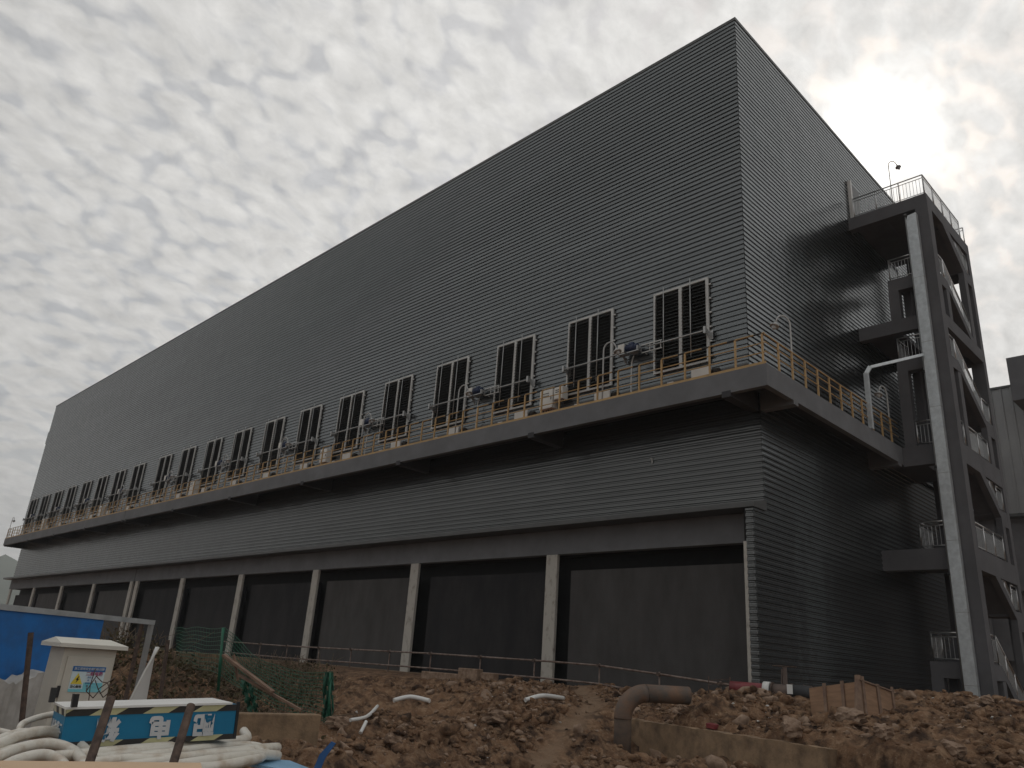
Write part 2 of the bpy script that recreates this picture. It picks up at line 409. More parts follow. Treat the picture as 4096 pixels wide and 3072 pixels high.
# ------------------------------------------------------------------ ground height
def hash2(ix, iy, seed):
    n = (ix.astype(np.int64) * 374761393 + iy.astype(np.int64) * 668265263 + seed * 974634777) & 0x7fffffff
    n = ((n ^ (n >> 13)) * 1274126177) & 0x7fffffff
    return ((n ^ (n >> 16)) & 0xffff) / 65535.0
def vnoise(x, y, seed=0):
    ix = np.floor(x); iy = np.floor(y); fx = x - ix; fy = y - iy
    fx = fx * fx * (3 - 2 * fx); fy = fy * fy * (3 - 2 * fy)
    a = hash2(ix, iy, seed); b = hash2(ix + 1, iy, seed); c = hash2(ix, iy + 1, seed); d = hash2(ix + 1, iy + 1, seed)
    return (a * (1 - fx) + b * fx) * (1 - fy) + (c * (1 - fx) + d * fx) * fy
def fbm(x, y, seed=0, oct_=4, ridged=False):
    s = 0; a = 0.5
    for o in range(oct_):
        v = vnoise(x * 2 ** o + 17.3 * o, y * 2 ** o + 5.1 * o, seed + o)
        if ridged: v = 1 - abs(2 * v - 1)
        s = s + a * v; a *= 0.5
    return s
YW = lambda x: -5.60 - 0.347 * x
PATH = [(-5.5, -1.2), (-2.5, -4.0), (-0.8, -7.0), (0.6, -9.6), (1.8, -11.2), (1.9, -12.6), (2.6, -15.0)]
def path_dist(x, y):
    d = np.full(np.shape(x), 9.9)
    for (a, b), (c, e) in zip(PATH[:-1], PATH[1:]):
        t = np.clip(((x - a) * (c - a) + (y - b) * (e - b)) / ((c - a) ** 2 + (e - b) ** 2), 0, 1)
        d = np.minimum(d, np.hypot(x - a - t * (c - a), y - b - t * (e - b)))
    return d
def sstep(a, b, x):
    t = np.clip((x - a) / (b - a), 0, 1); return t * t * (3 - 2 * t)
def ground_z(x, y, rough=True):
    x = np.asarray(x, float); y = np.asarray(y, float)
    left = np.interp(y, [-16, -13.5, -11, -8, -5, -2.5, -1.0, 0], [-1.12, -1.05, -0.86, -0.58, -0.30, -0.12, -0.03, -0.01])
    t = y - YW(x)
    fs = sstep(-1.6, 0.9, x) * (1 - sstep(0.3, 0.8, t)) * sstep(-15, -12, y)
    left = left * (1 - fs) + np.minimum(left, -1.22) * fs
    right = np.interp(t, [0, .8, 2.0, 3.2, 4.6, 6.2, 12], [-.46, -.33, -.16, -.04, .22, .40, .44])
    right = right + 0.16 * np.exp(-((x - 4.6) ** 2 / 2.2 + (y + 0.9) ** 2 / 3.0))
    right = right + 0.28 * np.exp(-((x - 0.7) ** 2 / 1.6 + (y + 3.3) ** 2 / 0.9))
    right = right + 0.62 * np.exp(-((x - 1.62) ** 2 / 0.30 + (y + 5.35) ** 2 / 0.20))
    right = right - 0.5 * sstep(6.0, 10.0, x)
    left = left + 0.42 * np.exp(-((x - 0.1) ** 2 / 0.5 + (y + 7.4) ** 2 / 0.35))
    wr = sstep(0.0, 0.12, t - 0.12) * sstep(-2.6, -0.5, x)
    wr = np.where(x < -0.9, wr * 1.0, wr)
    # left of the wall's end the mound tails off softly
    soft = sstep(-1.5, 1.8, t) * sstep(-3.2, -0.6, x)
    wr = np.where(x < -0.95, soft, wr)
    z = left * (1 - wr) + right * wr
    # brush bank on the far left, small heaps, the bump that carries the hose coils
    z = z + 1.00 * np.exp(-((x + 9.3) ** 2 / 7.0 + (y + 13.8) ** 2 / 3.2))
    z = z + 0.12 * sstep(-4.0, -9.5, x) * sstep(-15, -12, y) * (1 - sstep(-8, -3, y))
    z = z + 0.62 * np.exp(-((x - 4.4) ** 2 / 3.2 + (y + 17.6) ** 2 / 2.6))
    z = z + 0.20 * np.exp(-((x + 5.0) ** 2 / 1.2 + (y + 1.4) ** 2 / 0.35))
    if rough:
        core = sstep(-16, -8, x) * (1 - sstep(9, 14, x)) * sstep(-24, -19, y) * (1 - sstep(-1.4, -0.3, y))
        pd = path_dist(x, y)
        amp = 0.25 + 0.75 * sstep(0.15, 0.8, pd)
        left_calm = 1 - 0.75 * np.exp(-((x - 4.4) ** 2 / 3 + (y + 17.6) ** 2 / 3))
        amp = amp * (1 - 0.75 * sstep(-4.2, -1.8, y) * (1 - sstep(-1, 0.5, x)))
        heaps = (fbm(x * 0.55, y * 0.55, 3, 3) - 0.42) * 0.78
        h = heaps * amp + (fbm(x * 2.2, y * 2.2, 11, 4, True) - 0.5) * 0.44 * amp + (fbm(x * 5.5, y * 5.5, 23, 4, True) - 0.45) * 0.17 * (0.2 + 0.8 * amp)
        near = 1 - 0.15 * wr
        z = z + core * h * left_calm * near - 0.06 * np.exp(-pd ** 2 / 0.15) * core
    return z
def gz(x, y): return float(ground_z(np.array([x]), np.array([y]))[0])
def hit(px, py, near=4.0, far=45.0):       # where the sight line through a photo pixel meets the ground
    v = ray(px, py); v = v / math.hypot(v.x, v.y)
    ds = np.arange(near, far, 0.05)
    X = CAM.x + v.x * ds; Y = CAM.y + v.y * ds; Z = CAM.z + v.z * ds
    g = ground_z(X, Y, True)
    k = np.argmax(Z < g)
    return Vector((X[k], Y[k], g[k])), float(ds[k])

def nonuni(lo, hi, step, far):
    a = list(np.arange(lo, hi + 1e-6, step)); s = step; x = hi; r = []
    while x < far: s *= 1.5; x += s; r.append(x)
    s = step; x = lo; l = []
    while x > -far: s *= 1.5; x -= s; l.append(x)
    return np.array(l[::-1] + a + r)
def build_ground():
    xs = nonuni(-12.0, 9.5, 0.055, 900); ys = nonuni(-17.5, -0.6, 0.055, 900)
    X, Y = np.meshgrid(xs, ys)
    Z = ground_z(X, Y)
    # sinks below the building floor behind the foundation line
    Z = np.where((Y > 0.2) & (X < 0.3), np.minimum(Z, -0.25), Z)
    Z = Z - 0.8 * sstep(30, 200, np.hypot(X, Y))
    nx, ny = len(xs), len(ys)
    v = np.stack([X, Y, Z], -1).reshape(-1, 3)
    idx = np.arange(nx * ny).reshape(ny, nx)
    q = np.stack([idx[:-1, :-1], idx[:-1, 1:], idx[1:, 1:], idx[1:, :-1]], -1).reshape(-1, 4)
    me = bpy.data.meshes.new('ground')
    me.vertices.add(len(v)); me.vertices.foreach_set('co', v.ravel())
    me.loops.add(q.size); me.loops.foreach_set('vertex_index', q.ravel().astype(np.int32))
    me.polygons.add(len(q)); me.polygons.foreach_set('loop_start', np.arange(0, q.size, 4, dtype=np.int32))
    me.polygons.foreach_set('use_smooth', np.ones(len(q), bool))
    me.update(calc_edges=True); me.validate()
    pdv = path_dist(X, Y) + (fbm(X * 2.5, Y * 2.5, 70, 3) - .45) * 0.7
    at_ = me.attributes.new('trodden', 'FLOAT', 'POINT'); at_.data.foreach_set('value', (1 - sstep(-0.05, 0.42, pdv)).ravel().astype(np.float32))
    me.materials.append(M['ground'])
    o = bpy.data.objects.new('ground', me); col.objects.link(o); tag(o, kind='structure')
build_ground()

# ------------------------------------------------------------------ factory building
H, L, W = 23.77, 81.66, 19.0
HD = 9.20                                   # deck level
bld = thing('factory_building', 'long dark grey factory hall clad in horizontal corrugated sheet above a row of pillared bays', 'building', (0, 0, 0))

PITCH = 0.18
def ribs(z0, z1, mode='up'):
    """cross section (offset outwards, z) of the sheet from z0 up to z1"""
    out = []; z = z0
    while z < z1 - 1e-4:
        # bottom edge of a rib, going out, flat crown, going in, valley
        for dz, o in ((0.0, 0.0), (0.010, 0.042), (0.114, 0.042), (0.132, 0.0)) if mode == 'up' else ((0.0, 0.0), (0.020, 0.034), (0.075, 0.034), (0.082, 0.026), (0.120, 0.022), (0.145, 0.0)):
            if z + dz <= z1: out.append((o, z + dz))
        z += PITCH
    out.append((0.0, z1)); return out
def clad(name, axis, a, b, face, z0, z1, m_, parent, mode='up', sign=-1, nseg=1):
    """sheet wall spanning a..b along axis (0 = x, 1 = y), outer valley plane at `face`, ribs stand out towards sign"""
    prof = ribs(z0, z1, mode); mb = MB(); n = len(prof)
    cuts = [a + (b - a) * i / nseg for i in range(nseg + 1)]
    vs = []
    for c in cuts:
        for (o, z) in prof:
            p = face + sign * o
            vs.append((c, p, z) if axis == 0 else (p, c, z))
    fs = []
    for i in range(nseg):
        for k in range(n - 1):
            fs.append((i * n + k, (i + 1) * n + k, (i + 1) * n + k + 1, i * n + k + 1))
    mb.v = vs; mb.f = fs; mb.sm = [False] * len(fs)
    me = bpy.data.meshes.new(name); me.from_pydata(vs, [], fs); me.materials.append(M[m_])
    o = bpy.data.objects.new(name, me); col.objects.link(o); o.parent = parent
    return o
clad('wall_cladding', 0, -L, 0.0, 0.034, HD + 0.62, H - 0.12, 'clad_front', bld)
clad('wall_cladding', 1, 0.0, W, -0.034, HD + 0.05, H - 0.12, 'clad_side', bld, sign=1)
# corner closer strip, stepped like the photo
mb = MB(); mb.box((-0.03, 0.0, HD + 0.1), (-0.034, 0.03, H - 0.1)); mb.build('corner_trim', 'trim', bld)
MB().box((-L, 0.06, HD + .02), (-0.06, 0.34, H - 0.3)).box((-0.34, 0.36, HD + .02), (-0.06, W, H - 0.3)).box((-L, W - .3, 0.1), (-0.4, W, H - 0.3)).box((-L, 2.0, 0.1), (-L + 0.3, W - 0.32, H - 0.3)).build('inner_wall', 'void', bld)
MB().box((-L, 0.05, H - 0.28), (-0.05, W, H - 0.16)).build('roof', 'trim', bld)
MB().box((-L - .02, -0.03, H - 0.13), (0.03, 0.10, H)).box((-0.10, 0.103, H - 0.13), (0.03, W, H)).box((-L - 0.02, 0.103, H - 0.13), (-L + 0.10, W, H)).build('parapet_cap', 'trim', bld)
MB().box((-L - 0.75, 0.1, 19.6), (-L - 0.02, 1.4, 20.9)).build('roof_vent_hood', 'trim', bld)
MB().box((-L - 0.03, 0.02, HD), (-L, W, H - 0.14)).build('end_wall', 'clad_side', bld)
# plinth wall standing on the deck
MB().box((-L, -0.045, HD + 0.01), (0.0, 0.055, HD + 0.62)).build('plinth_wall', 'plinth', bld)
MB().box((-L, -0.06, HD + 0.60), (0.0, -0.048, HD + 0.66)).build('drip_flashing', 'trim', bld)

# deck: slab, edge beams, brackets
YD = -1.20; XD = 1.175; YT = 9.28; YL = 0.44
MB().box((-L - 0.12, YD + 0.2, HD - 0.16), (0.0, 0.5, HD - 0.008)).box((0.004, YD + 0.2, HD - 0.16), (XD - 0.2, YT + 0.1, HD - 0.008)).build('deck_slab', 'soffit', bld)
MB().box((-L - 0.1, YD + 0.21, HD - 0.0075), (0.0, 0.0, HD - 0.002)).box((0.004, YD + 0.21, HD - 0.0075), (XD - 0.21, YT, HD - 0.002)).build('deck_paint', 'deck_floor', bld)
MB().box((-L - 0.12, YD, HD - 0.67), (XD, YD + 0.197, HD)).box((XD - 0.197, YD + 0.2, HD - 0.67), (XD, YT + 0.02, HD)).box((-L - 0.12, YD + 0.2, HD - 0.67), (-L + 0.06, 0.5, HD)).build('edge_beam', 'render', bld)
colx = [-0.138 - 8 * k for k in range(6)] + [-48.3, -49.05, -57.15, -65.15, -73.15, -81.15]
for x in colx:
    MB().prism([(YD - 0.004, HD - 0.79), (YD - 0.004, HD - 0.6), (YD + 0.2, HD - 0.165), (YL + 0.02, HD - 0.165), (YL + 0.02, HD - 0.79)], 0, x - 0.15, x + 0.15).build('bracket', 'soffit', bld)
for y in (0.56, 8.9):
    MB().prism([(XD + 0.004, HD - 0.79), (XD + 0.004, HD - 0.6), (XD - 0.2, HD - 0.165), (0.1, HD - 0.165), (0.1, HD - 0.79)], 1, y - 0.15, y + 0.15).build('bracket', 'render', bld)
# expansion joint cover on the edge beam
MB().box((-48.70, YD - 0.006, HD - 0.67), (-48.64, YD - 0.001, HD + 0.01)).build('joint_cover', 'dark', bld)

# lower cladding
YL = 0.44; XL = 0.083; ZF = 5.50
clad('wall_cladding', 0, -L - 0.0, XL, YL + 0.034, 5.54, HD - 0.17, 'clad_low', bld, 'low')
YP = -0.27
clad('wall_cladding', 1, YL, W, XL - 0.034, 5.36, HD - 0.17, 'clad_side', bld, 'low', sign=1)
clad('wall_cladding', 1, YP, W, XL - 0.034, -0.40, 5.36, 'clad_side', bld, 'low', sign=1)
clad('wall_cladding', 0, -0.17, XL, YP + 0.034, -0.40, 5.28, 'clad_low', bld, 'low')
MB().prism([(YP - 0.04, 5.30), (YL + 0.05, 5.30), (YL + 0.05, 5.62), (YP - 0.04, 5.45)], 0, -L - 0.35, XL + 0.035).build('flashing', 'trim', bld)
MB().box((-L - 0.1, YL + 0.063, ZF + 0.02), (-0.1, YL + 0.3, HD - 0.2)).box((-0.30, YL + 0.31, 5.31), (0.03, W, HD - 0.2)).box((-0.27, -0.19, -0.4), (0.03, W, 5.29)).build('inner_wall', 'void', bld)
# lintel beam over the bays
MB().box((-L - 0.35, YL + 0.02, 4.41), (-0.28, YL + 0.34, 5.29)).build('lintel_beam', 'render', bld)
MB().box((-48.62, YL + 0.008, 4.38), (-48.54, YL + 0.018, 5.29)).build('joint_cover', 'dark', bld)
# jamb strip and pillars
jb = MB(); jb.box((-0.275, YP + 0.02, -0.3), (-0.172, YP + 0.06, 4.32)); jb.build('jamb_strip', 'pillar', bld)
pil = [-8.30, -16.30, -24.30, -32.30, -40.30, -48.02, -49.05, -57.0, -65.05, -73.3, -81.4]
for x in pil:
    MB().box((x - 0.27, YL + 0.0, -0.3), (x + 0.27, YL + 0.13, 4.405)).build('pillar', 'pillar', bld, bevel=0.015)
# infill panels between pillars, a dark slot left open beside and above each
edges = [-0.28] + pil
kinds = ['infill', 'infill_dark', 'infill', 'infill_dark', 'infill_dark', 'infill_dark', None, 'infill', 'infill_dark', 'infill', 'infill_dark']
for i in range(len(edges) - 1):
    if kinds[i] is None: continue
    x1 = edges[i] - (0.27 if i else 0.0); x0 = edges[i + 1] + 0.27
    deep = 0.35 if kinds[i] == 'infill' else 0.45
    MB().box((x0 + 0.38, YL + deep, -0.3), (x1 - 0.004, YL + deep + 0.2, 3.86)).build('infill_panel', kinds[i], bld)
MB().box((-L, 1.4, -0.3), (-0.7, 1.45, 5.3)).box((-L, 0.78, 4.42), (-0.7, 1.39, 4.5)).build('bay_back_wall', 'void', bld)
MB().box((-L - 0.4, -0.12, -0.55), (-0.62, 0.90, 0.0)).build('foundation', 'concrete', bld)
# sheet lap marks: little loose bits of sealant, as on the wall
MB().box((-3.94, YL - 0.02, 7.25), (-3.90, YL - 0.012, 7.45)).box((-3.99, YL - 0.02, 7.42), (-3.90, YL - 0.012, 7.45)).build('sealant_mark', 'white_frame', bld)

# self-drilling screws: rows of tiny heads along the girt lines
mb = MB()
for z in (13.4, 15.9, 18.4, 20.9):
    for k in range(0, 22):
        y = 0.6 + k * 0.85
        zz = HD + 0.05 + round((z - HD - 0.05) / PITCH) * PITCH + 0.06
        mb.box((0.0, y, zz), (0.014, y + 0.016, zz + 0.016))
        mb.box((0.0, y + 0.4, zz + PITCH * 3), (0.014, y + 0.416, zz + PITCH * 3 + 0.016))
mb.build('fixing_screws', 'dark', bld)['kind'] = 'stuff'

# louvre windows
WX = [-1.32 - 4 * k - (0 if k < 12 else 1.05) for k in range(20)]
Z0, Z1, WW = 10.22, 13.28, 2.2
def louvre_window():
    f = MB()
    fr = 0.075
    f.box((-WW, -0.10, Z0), (0, -0.035, Z0 + fr)).box((-WW, -0.10, Z1 - fr), (0, -0.035, Z1))
    f.box((-WW, -0.102, Z0 + fr), (-WW + fr, -0.035, Z1 - fr)).box((-fr * 1.4, -0.102, Z0 + fr), (0, -0.035, Z1 - fr))
    f.box((-WW / 2 - 0.065, -0.102, Z0 + fr), (-WW / 2 + 0.065, -0.035, Z1 - fr))
    w = f.build('louvre_window', 'white_frame', bld)
    MB().box((-WW + 0.02, -0.034, Z0 + 0.02), (-0.02, -0.028, Z1 - 0.02)).build('dark_opening', 'void', w)  # black sheet stands in for the darkness behind the slats
    s = MB(); z = Z0 + 0.16
    while z < Z1 - 0.12:
        for (a, b) in ((-WW + fr + 0.01, -WW / 2 - 0.075), (-WW / 2 + 0.075, -fr * 1.4 - 0.01)):
            s.prism([(-0.175, z - 0.055), (-0.168, z - 0.058), (-0.045, z + 0.035), (-0.052, z + 0.040)], 0, a, b)
        z += 0.128
    s.build('slats', 'slat', w)
    r = MB()
    for x in (-WW * 0.78, -WW * 0.29):
        r.tube([(x, -0.20, Z0 + 0.25), (x, -0.20, Z1 + 0.10)], 0.018, 6)
    r.build('push_rods', 'steel_tube', w)
    for k in range(6):
        z = Z0 + 0.15 + k * 0.52
        MB().box((0.003, -0.09, z), (0.09, -0.045, z + 0.05)).build('fixing_lug', 'white_frame', w)
    return w
w0 = louvre_window()
for k, x in enumerate(WX):
    w = w0 if k == 0 else copy_tree(w0, bld)
    w.location = (x, 0, 0)

ORD = ['first', 'second', 'third', 'fourth', 'fifth', 'sixth', 'seventh', 'eighth', 'ninth', 'tenth', 'eleventh', 'twelfth', 'thirteenth', 'fourteenth', 'fifteenth', 'sixteenth', 'seventeenth', 'eighteenth', 'nineteenth', 'twentieth']
# louvre drives: shaft along two windows, motor with white gearbox cover in the middle
def drive():
    t = thing('louvre_drive', '', 'motor drive', (0, 0, 11.2))
    MB().tube([(-3.12, -0.36, 0), (-0.45, -0.36, 0.0)], 0.026, 8).tube([(0.72, -0.36, 0), (3.0, -0.36, 0)], 0.026, 8).build('shaft', 'steel_tube', t)
    for x in (-3.12, 3.0):
        MB().box((x - 0.04, -0.40, -0.10), (x + 0.04, -0.30, 0.14)).prism([(-0.30, 0.0), (-0.06, -0.22), (-0.06, 0.05), (-0.30, 0.10)], 0, x - 0.012, x + 0.012).box((x - 0.12, -0.06, -0.22), (x + 0.12, -0.05, 0.1)).build('bearing_bracket', 'steel_tube', t)
    MB().box((-0.47, -0.46, -0.02), (-0.20, -0.20, 0.30)).build('gearbox_cover', 'white_box', t, bevel=0.01)
    mo = MB(); mo.tube([(-0.18, -0.33, 0.12), (0.20, -0.33, 0.12)], 0.14, 12); mo.tube([(0.20, -0.33, 0.12), (0.30, -0.33, 0.12)], 0.12, 12)
    mo.box((-0.06, -0.38, 0.24), (0.12, -0.26, 0.33))
    for k in range(6): mo.tube([(-0.15 + k * 0.06, -0.33, 0.12), (-0.135 + k * 0.06, -0.33, 0.12)], 0.156, 12)
    mo.build('motor', 'motor', t)
    MB().tube(spline([(-0.2, -0.34, 0.3), (-0.22, -0.42, 0.05), (0.0, -0.45, -0.16), (0.32, -0.38, -0.20), (0.42, -0.34, 0.0)]), 0.028, 8).build('power_cable', 'dark', t)
    MB().box((-0.5, -0.44, -0.08), (0.40, -0.20, -0.045)).box((0.33, -0.44, -0.04), (0.37, -0.20, 0.12)).prism([(-0.30, -0.08), (-0.05, -0.34), (-0.05, -0.08)], 0, -0.4, -0.37).build('motor_shelf', 'steel_tube', t)
    lad = MB()
    for z in (0.16, -0.13): lad.bar((0.40, -0.24, z), (1.25, -0.24, z), 0.03, 0.035)
    for x in (0.75, 1.2): lad.bar((x, -0.24, -0.13), (x, -0.24, 0.16), 0.025)
    for z in (0.16, -0.13): lad.bar((0.5, -0.14, z), (0.5, -0.04, z), 0.02)
    lad.build('cable_ladder', 'white_frame', t)
    MB().tube(spline([(0.05, -0.2, -0.1), (-0.02, -0.2, -0.3), (-0.05, -0.2, -0.6), (-0.05, -0.2, -1.95)]), 0.025, 6).build('conduit', 'white_frame', t)
    return t
d0 = drive()
for k in range(10):
    o = d0 if k == 0 else copy_tree(d0)
    x = -4.32 - 8 * k - (1.05 if k >= 6 else 0)
    o.location = (x, 0, 11.2)
    tag(o, 'blue motor and long shaft turning the louvres, %s drive counted from the sharp building corner' % ORD[k] if k < 9 else 'blue motor and shaft turning the louvres at the farthest left end of the deck', 'motor drive', 'louvre drives along the deck')

# white fan boxes with a dark mouth, one per window
def fan_box():
    t = thing('fan_box', '', 'vent box', (0, 0, HD))
    MB().box((-0.35, -0.62, 0.26), (0.33, -0.58, 0.64)).build('cover_plate', 'white_box', t)
    s = MB(); s.box((-0.33, -0.577, 0.30), (0.28, -0.05, 0.60)); s.build('casing', 'galv', t)
    MB().tube([(0.30, -0.36, 0.45), (0.50, -0.36, 0.43)], 0.15, 14).build('outlet', 'duct_dark', t)
    MB().box((-0.28, -0.5, 0.0), (-0.24, -0.46, 0.30)).box((0.20, -0.5, 0.0), (0.24, -0.46, 0.30)).build('stand', 'steel_tube', t)
    return t
f0 = fan_box()
for k, x in enumerate(WX):
    o = f0 if k == 0 else copy_tree(f0)
    o.location = (x - 0.02 if k == 0 else x - 0.0, 0, HD)
    tag(o, 'low white vent box on the deck under the %s louvre window from the sharp corner' % ORD[k], 'vent box', 'white vent boxes under the louvre windows')
# little white cameras on the deck wall
def wall_cam():
    t = thing('wall_camera', '', 'videocam', (0, 0, HD))
    MB().box((-0.03, -0.60, 0.22), (0.14, -0.44, 0.38)).build('camera_body', 'white_box', t, bevel=0.01)
    MB().tube([(-0.10, -0.56, 0.36), (-0.03, -0.54, 0.33)], 0.05, 10).build('lens', 'lamp_white', t)
    MB().box((0.04, -0.44, 0.26), (0.08, -0.05, 0.30)).tube([(-0.1, -0.53, 0.2), (0.5, -0.5, 0.10)], 0.012, 6).build('arm', 'lamp_white', t)
    return t
s0 = wall_cam()
for k in range(10):
    o = s0 if k == 0 else copy_tree(s0)
    x = -2.53 - 4 * k
    o.location = (x, 0, HD)
    tag(o, 'tiny white spotlight fixed low behind the yellow railing, %s one from the sharp corner' % ORD[k], 'videocam', 'small cameras along the deck')
# control cabinets on the deck
def cabinet(x, w, z0, z1, label, holes=False):
    t = thing('control_cabinet', label, 'electrical cabinet', (x, -0.45, HD), group='control cabinets on the deck')
    MB().box((0, 0, z0 - HD), (w, 0.32, z1 - HD)).build('cabinet_body', 'white_box', t, bevel=0.01)
    MB().box((0.02, -0.012, z0 - HD + 0.02), (w - 0.02, -0.002, z1 - HD - 0.02)).build('door', 'white_box', t, bevel=0.004)
    p = MB()
    if holes:
        for r in (0, 1):
            for c in range(6): p.tube([(0.16 + c * 0.06 * w / 0.66, -0.03, z1 - HD - 0.16 - r * 0.10), (0.16 + c * 0.06 * w / 0.66, -0.012, z1 - HD - 0.16 - r * 0.10)], 0.018, 8)
    else:
        p.box((0.08, -0.02, z1 - HD - 0.16), (w * 0.6, -0.014, z1 - HD - 0.13)).box((0.08, -0.02, z1 - HD - 0.24), (w * 0.6, -0.014, z1 - HD - 0.21))
    p.box((w - 0.08, -0.03, (z0 + z1) / 2 - HD - 0.05), (w - 0.05, -0.012, (z0 + z1) / 2 - HD + 0.05))
    p.build('indicator_lights' if holes else 'nameplate', 'dark', t)
    g = MB()
    for i in range(4): g.tube([(0.1 + i * w * 0.2, 0.15, z0 - HD), (0.1 + i * w * 0.2, 0.15, 0.0)], 0.018, 6)
    g.build('cables', 'dark', t)
cabinet(-8.51, 0.66, 9.74, 10.50, 'white control cabinet with two rows of dark buttons on the deck by third louvre window', True)
cabinet(-7.78, 0.42, 10.02, 10.52, 'smaller white switch cabinet right of the cabinet with rows of buttons')
cabinet(-24.1, 0.62, 9.70, 10.42, 'white cabinet on the deck between the sixth and seventh louvre windows')
cabinet(-40.0, 0.70, 9.60, 10.55, 'white cabinet on the deck just past the tenth louvre window from the corner')
cabinet(-57.2, 0.75, 9.60, 10.45, 'white cabinet on the far deck near the fourteenth louvre window')
cabinet(-73.1, 0.75, 9.60, 10.65, 'white cabinet on the deck nearest the far left end of the building')

# deck railing
def deck_rail():
    t = thing('deck_railing', 'ochre yellow steel railing running along the deck edge of the dark factory', 'railing', (0, 0, HD))
    y = YD + 0.08; x = XD - 0.06
    xs = [1.04 - 0.88 * k for k in range(95)]
    for px in xs: MB().box((px - 0.025, y - 0.025, -0.02), (px + 0.025, y + 0.025, 0.98)).build('post', 'ochre', t)
    MB().tube([(x, y, 1.0), (-L - 0.02, y, 1.0)], 0.025, 6).build('top_rail', 'rail_stripe', t)
    MB().tube([(x, y, 0.69), (-L - 0.02, y, 0.69)], 0.018, 6).tube([(x, y, 0.39), (-L - 0.02, y, 0.39)], 0.018, 6).build('middle_rails', 'ochre', t)
    MB().box((XD - 0.02, YD + 0.02, 0.004), (-L - 0.1, YD + 0.04, 0.085)).build('toe_board', 'ochre', t)
    for k in range(1, 12):
        yy = y + 0.88 * k - 0.05
        MB().box((x - 0.025, yy - 0.025, -0.02), (x + 0.025, yy + 0.025, 0.95)).build('post', 'ochre', t)
    ys = YT - 0.05
    MB().tube([(x, y, 0.96), (x, ys, 0.96)], 0.024, 6).build('top_rail', 'ochre', t)
    s = MB()
    for z in (0.72, 0.42): s.tube([(x, y, z), (x, ys, z)], 0.018, 6)
    s.build('middle_rails', 'ochre', t)
    s = MB()
    for z in (1.0, 0.69, 0.39): s.tube([(-L - 0.02, y, z), (-L - 0.02, 0.3, z)], 0.02, 6)
    for yy in (-0.7, -0.25, 0.2): s.tube([(-L - 0.02, yy, 0), (-L - 0.02, yy, 1.0)], 0.02, 6)
    s.build('end_rails', 'ochre', t)
deck_rail()

# goose-neck lamps
def lamp(loc, toward, label, grp, h=2.3, name='gooseneck_lamp', m_='lamp_white', r=0.24, pr=0.026, hs=1.0):
    t = thing(name, label, 'lamp', loc, group=grp)
    a = Vector(toward).normalized()
    pts = [Vector((0, 0, -0.02)), Vector((0, 0, h * 0.5)), Vector((0, 0, h * 0.84))]
    for k in range(1, 8):
        th = math.pi * 0.86 * k / 7
        pts.append(Vector((0, 0, h * 0.84)) + a * (r - r * math.cos(th)) + Vector((0, 0, math.sin(th) * r * 1.15)))
    tip = pts[-1] + a * 0.05 + Vector((0, 0, -0.12)); pts.append(tip)
    MB().tube(pts, pr, 8).build('pole', m_, t)
    MB().box((-0.07, -0.07, -0.002), (0.07, 0.07, 0.015)).build('base_plate', m_, t)
    hd = MB(); dn = Vector((a.x * 0.35, a.y * 0.35, -1)).normalized()
    hd.tube([tip, tip + dn * 0.08, tip + dn * 0.10, tip + dn * 0.16], 0.05, 14, radii=[0.035 * hs, 0.05 * hs, 0.13 * hs, 0.15 * hs]); hd.build('shade', m_, t)
    MB().tube([tip + dn * 0.15, tip + dn * 0.22, tip + dn * 0.27], 0.06, 10, radii=[0.07 * hs, 0.075 * hs, 0.03 * hs]).build('bulb_guard', m_, t)
for k, x in enumerate([-4.95, -12.64, -19.5, -27.25, -34.3, -42.5, -51.4]):
    lamp((x, YD + 0.14, HD), (1, 0.15, 0), 'goose-neck lamp on the long front deck, %s lamp left of the sharp building corner' % ORD[k], 'goose-neck lamps on the deck')
lamp((-L + 0.0, YD + 0.14, HD), (1, 0.1, 0), 'goose-neck lamp seen against the sky at the far left end of the deck', 'goose-neck lamps on the deck')
lamp((1.08, 0.69, HD), (-0.6, -1.0, 0), 'goose-neck lamp on the side deck just right of the building corner', 'goose-neck lamps on the deck')
lamp((1.08, 8.55, HD), (-0.2, -1, 0), 'goose-neck lamp on the side deck near the stair tower and cable duct', 'goose-neck lamps on the deck')
lamp((1.85, 9.36, 19.64), (1.0, 0.4, 0), 'goose-neck lamp on top of the stair tower, dark against the bright sun', 'goose-neck lamps on the deck', h=2.35, r=0.14, pr=0.018, hs=0.8)

# cable trunk that leaves the tower and drops to the side deck
t = thing('cable_duct', 'grey steel cable duct reaching out from the tower and bending down to side deck', 'cable duct', (1.17, 6.42, HD))
MB().bar((0, 0, 0.0), (0, 0, 2.10), 0.16, 0.14).build('upright_run', 'galv', t)
MB().bar((0.0, 0, 2.08), (0.14, 0.06, 2.34), 0.15, 0.14).build('bend', 'galv', t)
pe = on(3688, 1420, 'y', 8.93); MB().bar((0.12, 0.04, 2.32), (pe.x - 1.17, pe.y - 6.42, pe.z - HD), 0.16, 0.10).build('level_run', 'galv', t)

